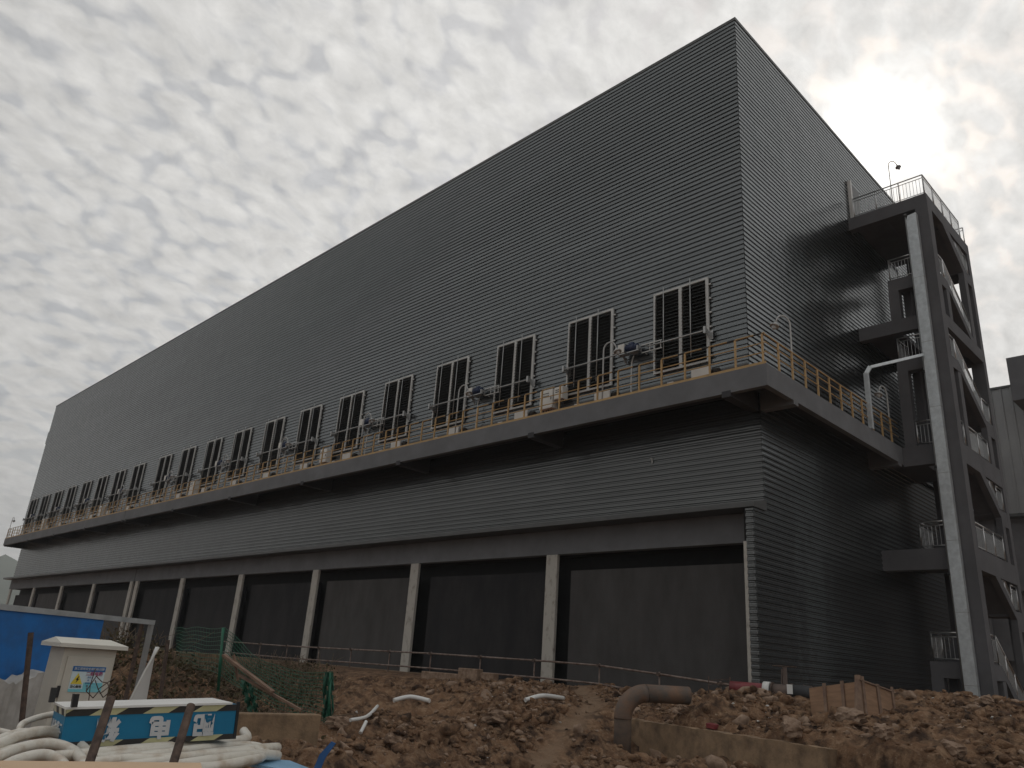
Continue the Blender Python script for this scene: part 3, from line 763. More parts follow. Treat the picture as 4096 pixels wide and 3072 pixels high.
# ------------------------------------------------------------------ stair tower
tw = thing('stair_tower', 'charcoal outdoor staircase tower with open landings beside the factory gable', 'stair tower', (0, 0, 0))
XT, Y0, Y1 = 3.15, 9.28, 14.68
def T(name, mb, m_='tower'): return mb.build(name, m_, tw)
for (x0, x1, y0, y1, z0, z1) in ((2.67, XT, Y0, Y0 + 0.50, -0.8, 19.64), (2.67, XT, Y1 - 0.38, Y1, -0.8, 19.64), (0.62, 1.0, Y1 - 0.38, Y1, -0.8, 19.64)):
    T('column', MB().box((x0, y0, z0), (x1, y1, z1)))
lev = [(19.64, 0.57), (14.42, 0.56), (HD, 0.74), (5.42, 0.74)]
for (z, h) in lev:
    x00 = 0.0 if z != HD else XD + 0.003
    T('landing_beam', MB().box((x00, Y0 + 0.003, z - h), (2.667, Y0 + 0.35, z - 0.003)))
    T('landing_beam', MB().box((XT - 0.35, Y0 + 0.503, z - h), (XT - 0.003, Y1 - 0.383, z - 0.003)))
    T('landing_beam', MB().box((1.003, Y1 - 0.35, z - h), (2.667, Y1 - 0.003, z - 0.003)))
    T('landing_slab', MB().box((0.04, Y0 + 0.353, z - 0.20), (1.30, Y1 - 0.353, z - 0.006)))
    T('landing_slab', MB().box((1.303, Y0 + 0.353, z - 0.20), (XT - 0.353, 11.2 if z > 6 and z != 14.42 else 10.4, z - 0.008)))
    T('landing_slab', MB().box((1.303, 13.2, z - 0.20), (XT - 0.353, Y1 - 0.353, z - 0.008)))
T('roof_upstand', MB().box((2.68, Y1 - 0.36, 19.645), (XT - 0.01, Y1 + 0.02, 19.66)))
T('landing_slab', MB().box((1.303, 11.203, 19.44), (2.24, 13.197, 19.632)))
# front mid landings with their short posts
for (z, h, zp) in ((16.20, 0.53, 14.42), (12.70, 0.50, HD), (1.62, 0.52, -0.5)):
    T('mid_landing_beam', MB().box((1.32, Y0 + 0.004, z - h), (2.666, Y0 + 0.35, z - 0.004)))
    T('mid_landing_slab', MB().box((1.33, Y0 + 0.353, z - 0.2), (XT - 0.2, 10.5, z - 0.008)))
    T('mid_landing_post', MB().box((1.30, Y0 + 0.006, zp), (1.69, Y0 + 0.345, z - h)))
    T('mid_landing_post', MB().box((1.62, Y0 + 0.75, zp), (1.90, Y0 + 1.0, z - 0.21)))
for z in (17.95, 11.05, 7.45, 3.65):
    T('far_landing_slab', MB().box((1.33, 13.35, z - 0.2), (XT - 0.2, Y1 - 0.385, z - 0.008)))
def edge(poly, x0=2.93, x1=XT - 0.004): return T('stair_edge_wall', MB().prism(poly, 0, x0, x1))
YE = Y1 - 0.383; YS = Y0 + 0.503
edge([(11.08, 19.068), (11.92, 19.068), (13.75, 17.95), (YE, 17.95), (YE, 17.42), (13.30, 17.42), (13.30, 17.74)])
edge([(YS, 15.70), (YS, 16.20), (10.55, 16.20), (13.35, 14.55), (13.35, 14.43), (12.9, 14.43), (10.70, 15.74)])
edge([(10.32, 14.43), (10.32, 15.697), (10.70, 15.737), (10.70, 14.43)], 2.9, XT - 0.008)
edge([(13.30, 14.56), (13.30, 17.417), (13.74, 17.417), (13.74, 14.43), (13.36, 14.43)], 2.9, XT - 0.008)
edge([(YS, 12.20), (YS, 12.70), (10.60, 12.70), (13.35, 11.05), (YE, 11.05), (YE, 10.45), (13.28, 10.45), (13.28, 10.74), (10.72, 12.25)])
edge([(10.32, HD), (10.32, 12.197), (10.72, 12.24), (10.72, HD)], 2.9, XT - 0.008)
edge([(13.28, HD), (13.28, 10.447), (13.75, 10.447), (13.75, HD)], 2.9, XT - 0.008)
edge([(11.37, HD - 0.742), (12.03, HD - 0.742), (13.5, 7.45), (YE, 7.45), (YE, 6.83), (13.45, 6.83), (13.43, 7.13)])
edge([(13.45, 5.42), (13.45, 6.827), (13.83, 6.827), (13.83, 5.42)], 2.9, XT - 0.008)
edge([(11.45, 4.677), (12.05, 4.677), (13.55, 3.65), (YE, 3.65), (YE, 2.95), (13.5, 2.95), (13.5, 3.35)])
edge([(13.5, -0.5), (13.5, 2.947), (13.9, 2.947), (13.9, -0.5)], 2.9, XT - 0.008)
edge([(YS, 1.1), (YS, 1.62), (10.6, 1.62), (13.2, -0.1), (12.5, -0.1), (10.87, 1.13)])
edge([(10.49, -0.5), (10.49, 1.097), (10.87, 1.125), (10.87, -0.5)], 2.9, XT - 0.008)
def flight(ya, za, yb, zb, x0, x1):
    n = max(2, int(abs(za - zb) / 0.165)); mb = MB(); poly = []
    for i in range(n):
        f0, f1 = i / n, (i + 1) / n
        poly += [(ya + (yb - ya) * f0, za + (zb - za) * f1), (ya + (yb - ya) * f1, za + (zb - za) * f1)]
    poly = [(ya, za)] + poly + [(yb, zb - 0.18), (ya, za - 0.30)]
    mb.prism(poly, 0, x0, x1); T('stair_flight', mb)
fl = [(11.1, 19.62, 13.4, 17.95, 1), (13.4, 17.95, 10.5, 16.2, 0), (10.5, 16.2, 13.25, 14.40, 1),
      (13.25, 14.40, 10.5, 12.7, 0), (10.5, 12.7, 13.35, 11.05, 1), (13.35, 11.05, 10.5, HD - 0.01, 0),
      (11.2, HD - 0.01, 13.4, 7.45, 1), (13.4, 7.45, 10.4, 5.41, 0), (11.2, 5.41, 13.45, 3.65, 1), (13.45, 3.65, 10.5, 1.62, 0), (10.5, 1.62, 13.1, -0.2, 1)]
for (ya, za, yb, zb, outer) in fl:
    flight(ya, za, yb, zb, 2.30 if outer else 1.35, 2.92 if outer else 2.2)

def rail_run(name, a, b, h=0.95, step=0.125, posts=True, m_='stainless'):
    a = Vector(a); b = Vector(b); up = Vector((0, 0, 1)); n = max(2, int((b - a).length / step)); mb = MB()
    mb.tube([a + up * h, b + up * h], 0.028, 8); mb.tube([a + up * (h - 0.14), b + up * (h - 0.14)], 0.016, 6); mb.tube([a + up * 0.10, b + up * 0.10], 0.016, 6)
    for i in range(n + 1):
        p = a.lerp(b, i / n)
        mb.tube([p + up * 0.10, p + up * (h - 0.14)], 0.009, 4, cap=False)
    r = mb.build(name, m_, tw)
    k = max(1, int(round((b - a).length / 1.05)))
    for i in range(k + 1):
        p = a.lerp(b, i / k)
        MB().tube([p, p + up * h], 0.024, 8).build('rail_post', m_, r)
yr = Y0 + 0.10; xr = XT - 0.08
RL = 'landing_railing'
rail_run(RL, (0.25, yr, 19.64), (xr, yr, 19.64)); rail_run(RL, (xr, yr, 19.64), (xr, 13.95, 19.64)); rail_run(RL, (1.5, Y1 - .1, 19.64), (xr, Y1 - .1, 19.64))
rail_run(RL, (1.40, yr, 16.2), (2.65, yr, 16.2)); rail_run(RL, (1.40, yr, 16.2), (1.40, 10.4, 16.2))
rail_run(RL, (1.40, yr, 12.7), (2.65, yr, 12.7)); rail_run(RL, (1.40, yr, 12.7), (1.40, 10.4, 12.7))
rail_run(RL, (1.74, yr, HD), (2.65, yr, HD)); rail_run(RL, (1.45, yr, 5.42), (2.65, yr, 5.42)); rail_run(RL, (1.45, yr, 5.42), (1.45, 10.6, 5.42))
rail_run(RL, (1.42, yr, 1.62), (2.65, yr, 1.62)); rail_run(RL, (1.42, yr, 1.62), (1.42, 10.4, 1.62))
SR = 'stair_railing'
rail_run(SR, (xr, 11.95, 18.98), (xr, 13.75, 17.95), h=0.9); rail_run(SR, (xr, 13.75, 17.95), (xr, YE, 17.95))
rail_run(SR, (xr, YS, 16.2), (xr, 10.5, 16.2)); rail_run(SR, (xr, 10.55, 16.2), (xr, 13.3, 14.52))
rail_run(SR, (xr, YS, 12.7), (xr, 10.55, 12.7)); rail_run(SR, (xr, 10.6, 12.7), (xr, 13.3, 11.07)); rail_run(SR, (xr, 13.35, 11.05), (xr, YE, 11.05))
rail_run(SR, (xr, YS, HD), (xr, 10.3, HD)); rail_run(SR, (xr, 10.75, HD), (xr, 13.25, HD))
rail_run(SR, (xr, 12.0, 8.5), (xr, 13.5, 7.45), h=0.7); rail_run(SR, (xr, 13.5, 7.45), (xr, YE, 7.45))
rail_run(SR, (xr, YS, 5.42), (xr, 13.4, 5.42)); rail_run(SR, (xr, 13.5, 3.65), (xr, YE, 3.65)); rail_run(SR, (xr, 12.1, 4.6), (xr, 13.45, 3.67), h=0.6)
rail_run(SR, (xr, YS, 1.62), (xr, 10.6, 1.62)); rail_run(SR, (xr, 10.6, 1.62), (xr, 13.2, -0.1))
for (z0, z1, ya, yb) in ((16.2, 17.95, 10.5, 13.4), (12.7, 14.42, 10.5, 13.25), (9.2, 11.05, 10.5, 13.35), (5.42, 7.45, 10.4, 13.4)):
    rail_run(SR, (2.2, ya, z0), (2.2, yb, z1), step=0.2)
# door out of the gable onto the top landing and its reveal, sun on it painted as white
MB().box((0.003, 9.75, 19.66), (0.06, 10.75, 21.75)).build('gable_door', 'trim', bld)
MB().box((0.003, 9.58, 19.66), (0.14, 9.72, 21.75)).build('door_reveal', 'white', bld)
# galvanised duct on the tower's front
t = thing('vertical_duct', 'tall pale galvanised duct climbing the front of the charcoal stair tower', 'duct', (2.62, 8.98, 0))
zs = [18.5, 15.85, 13.1, 10.5, 8.0, 5.6, 3.2, 0.9, -0.6]
for a, b in zip(zs[:-1], zs[1:]):
    MB().box((-0.23, -0.01, b + 0.012), (0.15, 0.24, a)).build('duct_section', 'galv', t)
MB().box((-0.237, -0.017, 0.2), (-0.0, -0.012, 0.21)).build('joint_flange', 'dark', t)
for z in zs[1:-1]:
    MB().box((-0.236, -0.016, z - 0.006), (0.156, 0.25, z + 0.010)).build('joint_flange', 'steel_tube', t)
MB().prism([(-0.23, 18.5), (0.15, 18.5), (0.15, 18.72), (-0.16, 18.68)], 1, -0.01, 0.24).build('duct_cap', 'galv', t)
t = thing('conduit_run', 'thin dark conduit with lamp boxes between the duct and tower edge', 'conduit', (2.30, 9.2, 0))
MB().tube([(0, 0, 18.9), (0, 0, -0.3)], 0.022, 6).build('pipe', 'steel_tube', t)
for z in (18.85, 12.0, 8.3, 4.5): MB().tube([(0, 0, z - 0.05), (0, 0, z + 0.05)], 0.07, 10).build('junction_box', 'trim', t)
t = thing('cable_strip', 'narrow perforated cable strip fixed to the tower column beside the duct', 'cable tray', (2.72, 9.22, 0))
MB().box((-0.02, 0, -0.4), (0.03, 0.05, 18.4)).build('tray', 'dark', t)
mb = MB()
for k in range(30): mb.box((-0.012, -0.006, 17.5 - k * 0.42 + 0.12 * math.sin(k * 7)), (0.022, -0.001, 17.62 - k * 0.42 + 0.12 * math.sin(k * 7)))
mb.build('bright_clips', 'white', t)

# neighbouring hall at the right
nb = thing('neighbour_hall', 'grey sheet-clad hall standing behind the stair tower at the right edge', 'building', (-2.6, 40, 0))
mb = MB(); prof = []
x = -2.4
while x < 45:
    for dx, o in ((0, 0), (0.03, 0.06), (0.13, 0.06), (0.16, 0.0)): prof.append((x + dx, -o))
    x += 0.62
n = len(prof); vs = [(p[0], p[1], 12.5) for p in prof] + [(p[0], p[1], 21.5) for p in prof]
mb.add(vs, [(i, i + 1, n + i + 1, n + i) for i in range(n - 1)]); mb.build('upper_wall', 'grey_clad', nb)
MB().box((-2.5, 0.02, 12.3), (45, 12, 12.498)).box((-2.5, 0.03, 12.5), (45, 12, 21.45)).box((-2.5, -0.1, 21.45), (45, 12.1, 21.6)).build('inner_wall', 'trim', nb)
MB().box((-2.4, 0.6, -1.0), (45, 12, 12.29)).build('lower_wall', 'tower', nb)
MB().box((-2.4, 0.2, 3.0), (30, 0.58, 3.6)).box((-2.4, 0.2, 7.4), (30, 0.58, 8.0)).build('floor_beams', 'tower', nb)
MB().box((1.95, -2.5, 19.6), (12, 8, 22.7)).build('roof_block', 'tower', nb)
mb = MB()
for k in range(9): mb.box((-2.4 + k * 5.0, 0.25, -1), (-1.9 + k * 5.0, 0.59, 12.29))
mb.build('columns', 'tower', nb)
MB().box((0.5, 0.3, -1), (2.2, 0.59, 6.8)).build('beige_panel', 'brown_wall', nb)

# hills beyond, at the far left
def hills():
    a0 = math.atan2(124, -674)
    mb = MB(); n = 60; vs = []
    for i in range(n + 1):
        th = a0 - 0.55 + 0.9 * i / n
        c = Vector((math.cos(th), math.sin(th), 0)) * 720
        h = 62 + 26 * math.sin(i * 0.23 + 1.7) + 6 * math.sin(i * 0.9) + 3 * math.sin(i * 2.3)
        vs += [(c.x, c.y, -5), (c.x * 1.1, c.y * 1.1, h * 0.6), (c.x * 1.25, c.y * 1.25, h * 1.25), (c.x * 1.6, c.y * 1.6, -5)]
    fs = []
    for i in range(n):
        for k in range(3): fs.append((i * 4 + k, (i + 1) * 4 + k, (i + 1) * 4 + k + 1, i * 4 + k + 1))
    mb.add(vs, fs, True); o = mb.build('hills', mat('hazy_hillside', (0.10, 0.12, 0.09), rough=1, var=0.2, scale=0.01), None); tag(o, kind='structure')
hills()

# ------------------------------------------------------------------ site clutter
# retaining wall in front of the mound
def retaining():
    t = thing('retaining_wall', 'low muddy concrete wall holding back the clay mound at lower right', 'wall', (2.0, -6.3, -1.3))
    def seg(name, xa, xb, off, top0, top1, mm):
        n = max(2, int((xb - xa) / 0.10)); top = []; mb = MB(); vs = []
        for i in range(n + 1):
            x = xa + (xb - xa) * i / n; y = YW(x) + off
            z = top0 + (top1 - top0) * i / n + random.uniform(-0.012, 0.012)
            vs += [(x - 2.0, y + 6.3, -0.8), (x - 2.0, y + 6.3 + random.uniform(-.008, .008), z + 1.3), (x - 1.9, y + 0.26 + 6.3, z + 1.3 + random.uniform(-.01, .01)), (x - 1.9, y + 0.26 + 6.3, -0.8)]
        fs = []
        for i in range(n):
            for k in range(3): fs.append((i * 4 + k, (i + 1) * 4 + k, (i + 1) * 4 + k + 1, i * 4 + k + 1))
        fs += [(0, 1, 2, 3), tuple(n * 4 + k for k in (3, 2, 1, 0))]
        mb.add(vs, fs); mb.build(name, mm, t)
    seg('wall_section', 0.02, 4.95, 0.0, -0.42, -0.40, 'concrete')
    seg('wall_section', -0.98, 0.0, 0.10, -0.44, -0.42, 'concrete')
    seg('wall_section', 5.0, 9.5, 0.30, -0.43, -0.42, 'concrete')
retaining()

# big elbow pipe
t = thing('elbow_pipe', 'thick rust-stained steel pipe bending from the ground into the clay mound', 'pipe', (0.357, -6.655, -1.0))
o = Vector((0.357, -6.655, -1.0))
pts = [Vector((0.357, -6.655, -1.4)), Vector((0.357, -6.655, -0.37))]
el = Vector((0.357, -6.655, 0.06)); hd = (at(2800, 2812, 18.3) - at(2500, 2790, 17.7)); hd.z = 0.02; hd.normalize()
rb = 0.50
for k in range(9):
    th = math.pi / 2 * k / 8
    pts.append(Vector((0.357, -6.655, 0.15 - rb)) + hd * (rb - rb * math.cos(th)) + Vector((0, 0, rb * math.sin(th))))
MB().tube([p - o for p in pts[:2]], 0.178, 20).build('upright_pipe', 'muddy_pipe', t)
MB().tube([p - o for p in pts[1:]], 0.184, 20).build('elbow', 'pipe_rust', t)
MB().tube([pts[-1] - o, pts[-1] + hd * 0.95 - o], 0.180, 20).build('level_pipe', 'pipe_rust', t)

# valve, red pipe, insulated elbow
V = at(3140, 2765, 21.0)
t = thing('gate_valve', 'muddy gate valve with thin handwheel between red pipe and black wrapped pipe', 'valve', (V.x, V.y, V.z))
ax = (at(3240, 2770, 20.9) - at(2950, 2735, 21.4)); ax.z = -0.02; ax.normalize()
Z = Vector((0, 0, 1)); O = Vector((0, 0, 0))
MB().tube([ax * -0.28, ax * 0.16], 0.15, 16).tube([ax * -0.05 + Z * -0.30, ax * -0.05 + Z * 0.14], 0.10, 12).build('valve_body', 'plinth', t)
MB().tube([ax * -0.30, ax * -0.27], 0.19, 18).tube([ax * 0.15, ax * 0.18], 0.19, 18).build('flanges', 'rust', t)
MB().tube([ax * -0.50, ax * -0.34], 0.185, 20).build('clamp_ring', 'white', t)
MB().box((-0.26, -0.15, -0.12), (0.22, 0.15, -0.08)).build('body_joint', 'rust', t)
MB().bar((0.02, 0, 0.12), (0.02, 0, 0.56), 0.09, 0.07).bar((-.07, 0, .12), (-.05, 0, .5), .03).build('yoke', 'plinth', t)
ring = [Vector((0.02 + math.cos(a) * 0.27, math.sin(a) * 0.27, 0.56)) for a in [2 * math.pi * k / 24 for k in range(25)]]
w = MB().tube(ring, 0.013, 6, cap=False)
for a in (0.3, 2.4, 4.5): w.tube([(0.02, 0, 0.56), (0.02 + math.cos(a) * 0.27, math.sin(a) * 0.27, 0.56)], 0.01, 6)
w.build('handwheel', 'rust', t)
MB().box((0.14, -0.18, -0.05), (0.28, -0.172, 0.16)).build('paper_tag', 'white', t)
t = thing('red_pipe', 'dark red painted pipe lying level by the corner of the factory', 'pipe', (V - ax * 1.0))
MB().tube([ax * -0.32, ax * 0.54], 0.135, 18).build('pipe_body', 'red_pipe', t)
MB().bar((ax * -0.35 + Vector((0, 0, -0.3))), (ax * -0.35 + Vector((0, 0, 0.22))), 0.03).bar((ax * -0.9 + Vector((0, 0, 0.0))), (ax * -0.35 + Vector((0, 0, 0.1))), 0.02).bar((ax * -0.9 + Vector((0, 0, -.12))), (ax * -0.3 + Vector((0, -.1, -.12))), 0.02).bar((ax * -0.9 + Vector((0, 0, 0.1))), (ax * -0.35 + Vector((0, 0, 0.17))), 0.02).bar((ax * -0.9 + Vector((0, 0, -.2))), (ax * -0.9 + Vector((0, 0, .2))), 0.02).build('rebar_cradle', 'rust', t)
t = thing('wrapped_elbow_pipe', 'black wrapped elbow pipe dropping from valve into the clay beside crate', 'pipe', V)
MB().tube(spline([ax * 0.18, ax * 0.50, ax * 0.75 + Z * -0.08, ax * 0.92 + Z * -0.32, ax * 0.98 + Z * -0.75]), 0.165, 16).build('pipe_body', 'insul', t)
MB().tube(spline([ax * -0.1 + Z * -0.33 + Vector((0, -.15, 0)), ax * -0.6 + Z * -0.30 + Vector((0, -.2, 0)), ax * -0.95 + Z * -.28 + Vector((0, -.2, 0))]), 0.07, 12).build('side_branch', 'concrete', t)

# wooden crate half buried
CR = at(3405, 2800, 18.9)
t = thing('wooden_crate', 'tilted plywood crate with battens, half buried in the clay mound', 'crate', (CR.x, CR.y, CR.z - 0.12))
dr = (at(3540, 2800, 18.4) - at(3250, 2800, 18.4)); dr.z = 0; dr.normalize()
t.rotation_euler = (R(-10), R(-9), math.atan2(dr.y, dr.x) - 0.62)
w_, h_, d_ = 0.64, 0.32, 0.50
MB().box((-w_, -d_, -h_ - .1), (w_, -d_ + 0.02, h_)).build('front_panel', 'wood', t)
MB().box((-w_, d_ - 0.02, -h_), (w_, d_, h_)).build('back_panel', 'wood', t)
MB().box((-w_, -d_ + 0.021, -h_), (-w_ + 0.02, d_ - 0.021, h_)).build('side_panel', 'wood', t)
MB().box((w_ - 0.02, -d_ + 0.021, -h_), (w_, d_ - 0.021, h_)).build('side_panel', 'wood', t)
MB().box((-w_ + 0.021, -d_ + 0.021, h_ - 0.03), (w_ - 0.021, d_ - 0.021, h_ - 0.01)).build('lid', 'wood', t)
for x in (-0.24, 0.20): MB().box((x - 0.035, -d_ - 0.03, -h_ - .1), (x + 0.035, -d_ - 0.002, h_ + 0.05)).build('batten', 'timber', t)
MB().prism([(-d_ - .25, -h_ - .02), (-d_ - .02, -h_ - .02), (-d_ + .0, h_ + .12), (-d_ - .12, h_ + .10)], 0, w_ - 0.05, w_ + 0.0).build('batten', 'timber', t)
MB().box((w_ + 0.003, -d_ - .0, -h_), (w_ + 0.03, -d_ + 0.06, h_ + .1)).box((w_ + 0.003, d_ - .06, -h_), (w_ + 0.03, d_, h_ + .1)).box((w_ + .003, -0.04, -h_), (w_ + .03, .04, h_ + .05)).build('batten', 'timber', t)
MB().box((w_ - .02, -d_ - .05, h_ + .003), (w_ + .03, d_ + .02, h_ + .03)).build('edge_strip', 'timber', t)

# scaffold-tube guard rail in front of the bays
t = thing('scaffold_guard_rail', 'rusty scaffold tube guard rail standing in front of the pillared bays', 'guard rail', (-12, -1.0, 0))
o = Vector((-12, -1, 0))
tp = [(-30, 0.72), (-23.5, 0.69), (-18.2, 0.72), (-12.9, 0.75), (-6.85, 0.73), (-4.8, 0.70), (-2.6, 0.57), (-0.7, 0.44), (0.5, 0.38)]
MB().tube([Vector((x, -1.0, z)) - o for x, z in tp], 0.03, 8).build('top_tube', 'old_tube', t)
MB().tube([Vector((x, -1.04, z - 0.52 - (0.0 if x < -4 else 0.02 * (x + 4)))) - o for x, z in tp], 0.03, 8).build('lower_tube', 'old_tube', t)
for px in (1032, 1142, 1271, 1401, 1556, 1722, 1922, 2139, 2399, 2638, 2880):
    p = on(px, 2640, 'y', -0.97)
    z1 = np.interp(p.x, [a[0] for a in tp], [a[1] for a in tp]) + 0.06
    MB().tube([Vector((p.x, -0.97, -0.3)) - o, Vector((p.x, -0.97, z1)) - o], 0.026, 8).build('upright', 'old_tube', t)
    MB().box((p.x - 0.05 + 12, -0.07, z1 - 0.11), (p.x + 0.05 + 12, 0.05, z1 - 0.02)).build('coupler', 'rust', t)

# small concrete blocks by the rail
for i, (px, py, w, lab) in enumerate([(1606, 2716, 1.9, 'longest of the concrete blocks lying in front of the guard rail'), (1737, 2726, 0.85, 'middle concrete block lying in front of the guard rail'), (1788, 2730, 0.5, 'smallest concrete block, rightmost in front of the guard rail')]):
    p, d = hit(px, py + 6, 20, 45)
    p = Vector((p.x, max(p.y, -3.0), 0)); p.z = gz(p.x, p.y)
    t = MB().box((-w / 2, -0.15, -0.1), (w / 2, 0.15, 0.26)).build('concrete_block', 'rock', None, bevel=0.03)
    t.location = p; t.rotation_euler = (0, 0, 0.04 * i); tag(t, lab, 'concrete block', 'concrete blocks by the guard rail')

# white pipe offcuts, slab, stones
def offcut(pts, r, label, name='pipe_offcut', m_='white'):
    P = []
    for (px, py, dz) in pts:
        p, d = hit(px, py, 5, 40); P.append(p + Vector((0, 0, r + dz)))
    o = MB().tube([p - P[0] for p in spline(P, 5)], r, 8).build(name, m_, None); o.location = P[0]
    tag(o, label, 'pipe', 'white plastic pipe offcuts on the clay')
offcut([(1573, 2818, 0.02), (1640, 2806, .05), (1717, 2818, .02)], 0.05, 'curved white pipe offcut lying on the clay below the concrete blocks')
offcut([(2100, 2816, 0.02), (2170, 2803, .05), (2253, 2806, .02)], 0.05, 'curved white pipe offcut lying on clay left of the big elbow pipe')
offcut([(1397, 2910, .04), (1465, 2888, .06), (1507, 2852, .04)], 0.032, 'bent white pipe offcut propped on the clay heap behind the pale rock')
offcut([(1440, 2945, .02), (1462, 2912, .05)], 0.032, 'short white pipe offcut in front of the bent white one')
def stone(px, py, s, label, flat=0.6, name='rock'):
    p, d = hit(px, py, 4, 40)
    bm = bmesh.new(); bmesh.ops.create_icosphere(bm, subdivisions=3, radius=1)
    sd_ = random.random() * 50
    for v in bm.verts:
        c = v.co.copy(); k = 1 + 0.25 * math.sin(c.x * 3 + sd_) * math.cos(c.y * 4 + sd_) + 0.12 * math.sin(c.z * 9 + sd_ * 2 + c.x * 7)
        for ax_ in (0, 1, 2): c[ax_] = math.copysign(min(abs(c[ax_]), 0.72), c[ax_])
        v.co = Vector((c.x * k * s[0], c.y * k * s[1], c.z * k * s[2]))
    me = bpy.data.meshes.new(name); bm.to_mesh(me); bm.free(); me.materials.append(M['rock'])
    o = bpy.data.objects.new(name, me); col.objects.link(o); o.location = p + Vector((0, 0, s[2] * 0.35)); o.rotation_euler = (random.uniform(-.35, .35), random.uniform(-.35, .35), random.uniform(0, 3))
    tag(o, label, 'rock', 'larger pale rocks on the clay')
stone(1990, 2900, (0.36, 0.26, 0.15), 'flat pale rock slab tilted on the clay heap in the centre foreground')
stone(1355, 2905, (0.24, 0.17, 0.14), 'blocky brown rock beside the bent white pipe offcut')
stone(1562, 2990, (0.20, 0.15, 0.11), 'pale angular rock at the bottom, left of the trodden path')
stone(3170, 2945, (0.26, 0.16, 0.16), 'pale square rock just above the muddy concrete wall')
stone(3400, 2890, (0.36, 0.22, 0.20), 'large rounded clay lump below the wooden crate')
stone(3530, 2945, (0.18, 0.12, 0.12), 'pale stone to the right below the large clay lump')
stone(3950, 2815, (0.13, 0.10, 0.11), 'small white stone at the foot of the stair tower')
stone(3810, 3010, (0.20, 0.13, 0.12), 'white stone in the bottom right corner of the clay', )
stone(2725, 2838, (0.20, 0.13, 0.11), 'flat stone lying under the level part of the elbow pipe')
p, d = hit(2850, 2912, 5, 40)
o = MB().box((-0.12, -0.06, -0.02), (0.12, 0.06, 0.07)).build('brick', 'red_pipe', None, bevel=0.008); o.location = p; o.rotation_euler = (0.1, 0.05, -0.3); tag(o, 'single red brick lying on top of the muddy concrete wall', 'brick')

# rubble: clods of clay over the whole heap, one mass nobody could count
def rubble():
    ico = bmesh.new(); bmesh.ops.create_icosphere(ico, subdivisions=2, radius=1.0)
    bv = np.array([v.co[:] for v in ico.verts]); bf = np.array([[v.index for v in f.verts] for f in ico.faces]); ico.free()
    shapes = []
    for k in range(14):
        r = np.random.default_rng(k + 3)
        a = r.normal(size=(6, 3)); ph = r.uniform(0, 6, 6)
        s = 1 + sum(0.13 * np.sin(bv @ (a[i] * 2.6) + ph[i]) for i in range(6)) + r.uniform(-0.07, 0.07, len(bv))
        v = bv * s[:, None]
        for _ in range(10):                               # chop flat facets
            n_ = r.normal(size=3); n_ /= np.linalg.norm(n_); h_ = r.uniform(0.42, 0.80); dd = v @ n_ - h_
            v = v - np.clip(dd, 0, None)[:, None] * n_
        shapes.append(v)
    V_, F_, off = [], [], 0; MI = []
    def put(x, y, s, sink):
        nonlocal off
        v = shapes[rng.integers(14)] * np.array([s * rng.uniform(.8, 1.3), s * rng.uniform(.8, 1.2), s * rng.uniform(.55, .95)])
        a, b, c = rng.uniform(-.5, .5), rng.uniform(-.5, .5), rng.uniform(0, 6.28)
        Rz = np.array([[math.cos(c), -math.sin(c), 0], [math.sin(c), math.cos(c), 0], [0, 0, 1]])
        Rx = np.array([[1, 0, 0], [0, math.cos(a), -math.sin(a)], [0, math.sin(a), math.cos(a)]])
        v = v @ Rx.T @ Rz.T + np.array([x, y, sink])
        V_.append(v); F_.append(bf + off); off += len(v); q_ = rng.random(); MI.append(np.full(len(bf), 1 if q_ < 0.20 else (2 if q_ > 0.985 and s < 0.06 else 0)))
    n = 21000
    X = rng.uniform(-7.5, 9.0, n * 4); Y = rng.uniform(-16.8, 1.0, n * 4)
    # keep what the viewpoint's cone could see and favour what is near
    rel = np.stack([X - CAM.x, Y - CAM.y], 1); dist = np.hypot(rel[:, 0], rel[:, 1]); ang = np.degrees(np.arctan2(rel[:, 1], rel[:, 0]))
    pd = path_dist(X, Y)
    dens = fbm(X * 0.6, Y * 0.6, 40, 3)
    keep = (ang > 96) & (ang < 172) & (dist > 7.0) & ~((Y > -0.35) & (X < 0.6)) & (rng.random(len(X)) < np.clip(1.9 - dist / 22, .25, 1)) & ((pd > 0.35) | (rng.random(len(X)) < 0.08)) & (rng.random(len(X)) < np.clip((dens - 0.25) * 2.6, .1, 1))
    keep &= ~((X > 2.2) & (X < 6.2) & (Y < -16)) & ~((X < -1.5) & (Y < -11.5)) & ~((X < -3.5) & (Y < -7))
    on_wall = (Y - YW(X) > -0.12) & (Y - YW(X) < 0.32) & (X > -1)
    keep &= ~on_wall
    X, Y = X[keep][:n], Y[keep][:n]
    G = ground_z(X, Y)
    size = 0.014 + 0.075 * rng.random(len(X)) ** 3.0 + np.where(rng.random(len(X)) < 0.05, rng.uniform(.05, .17, len(X)), 0)
    for x, y, g, s in zip(X, Y, G, size): put(x, y, s, g + s * 0.12)
    v = np.concatenate(V_); f = np.concatenate(F_); mi = np.concatenate(MI)
    me = bpy.data.meshes.new('rubble'); me.vertices.add(len(v)); me.vertices.foreach_set('co', v.ravel())
    me.loops.add(f.size); me.loops.foreach_set('vertex_index', f.ravel().astype(np.int32))
    me.polygons.add(len(f)); me.polygons.foreach_set('loop_start', np.arange(0, f.size, 3, dtype=np.int32))
    me.update(calc_edges=True); me.materials.append(M['ground']); me.materials.append(M['rock']); me.materials.append(M['whitewash']); me.polygons.foreach_set('material_index', mi.astype(np.int32))
    o = bpy.data.objects.new('rubble', me); col.objects.link(o); tag(o, 'loose clods of brown clay and stones covering the ground', 'rubble', kind='stuff')
rubble()

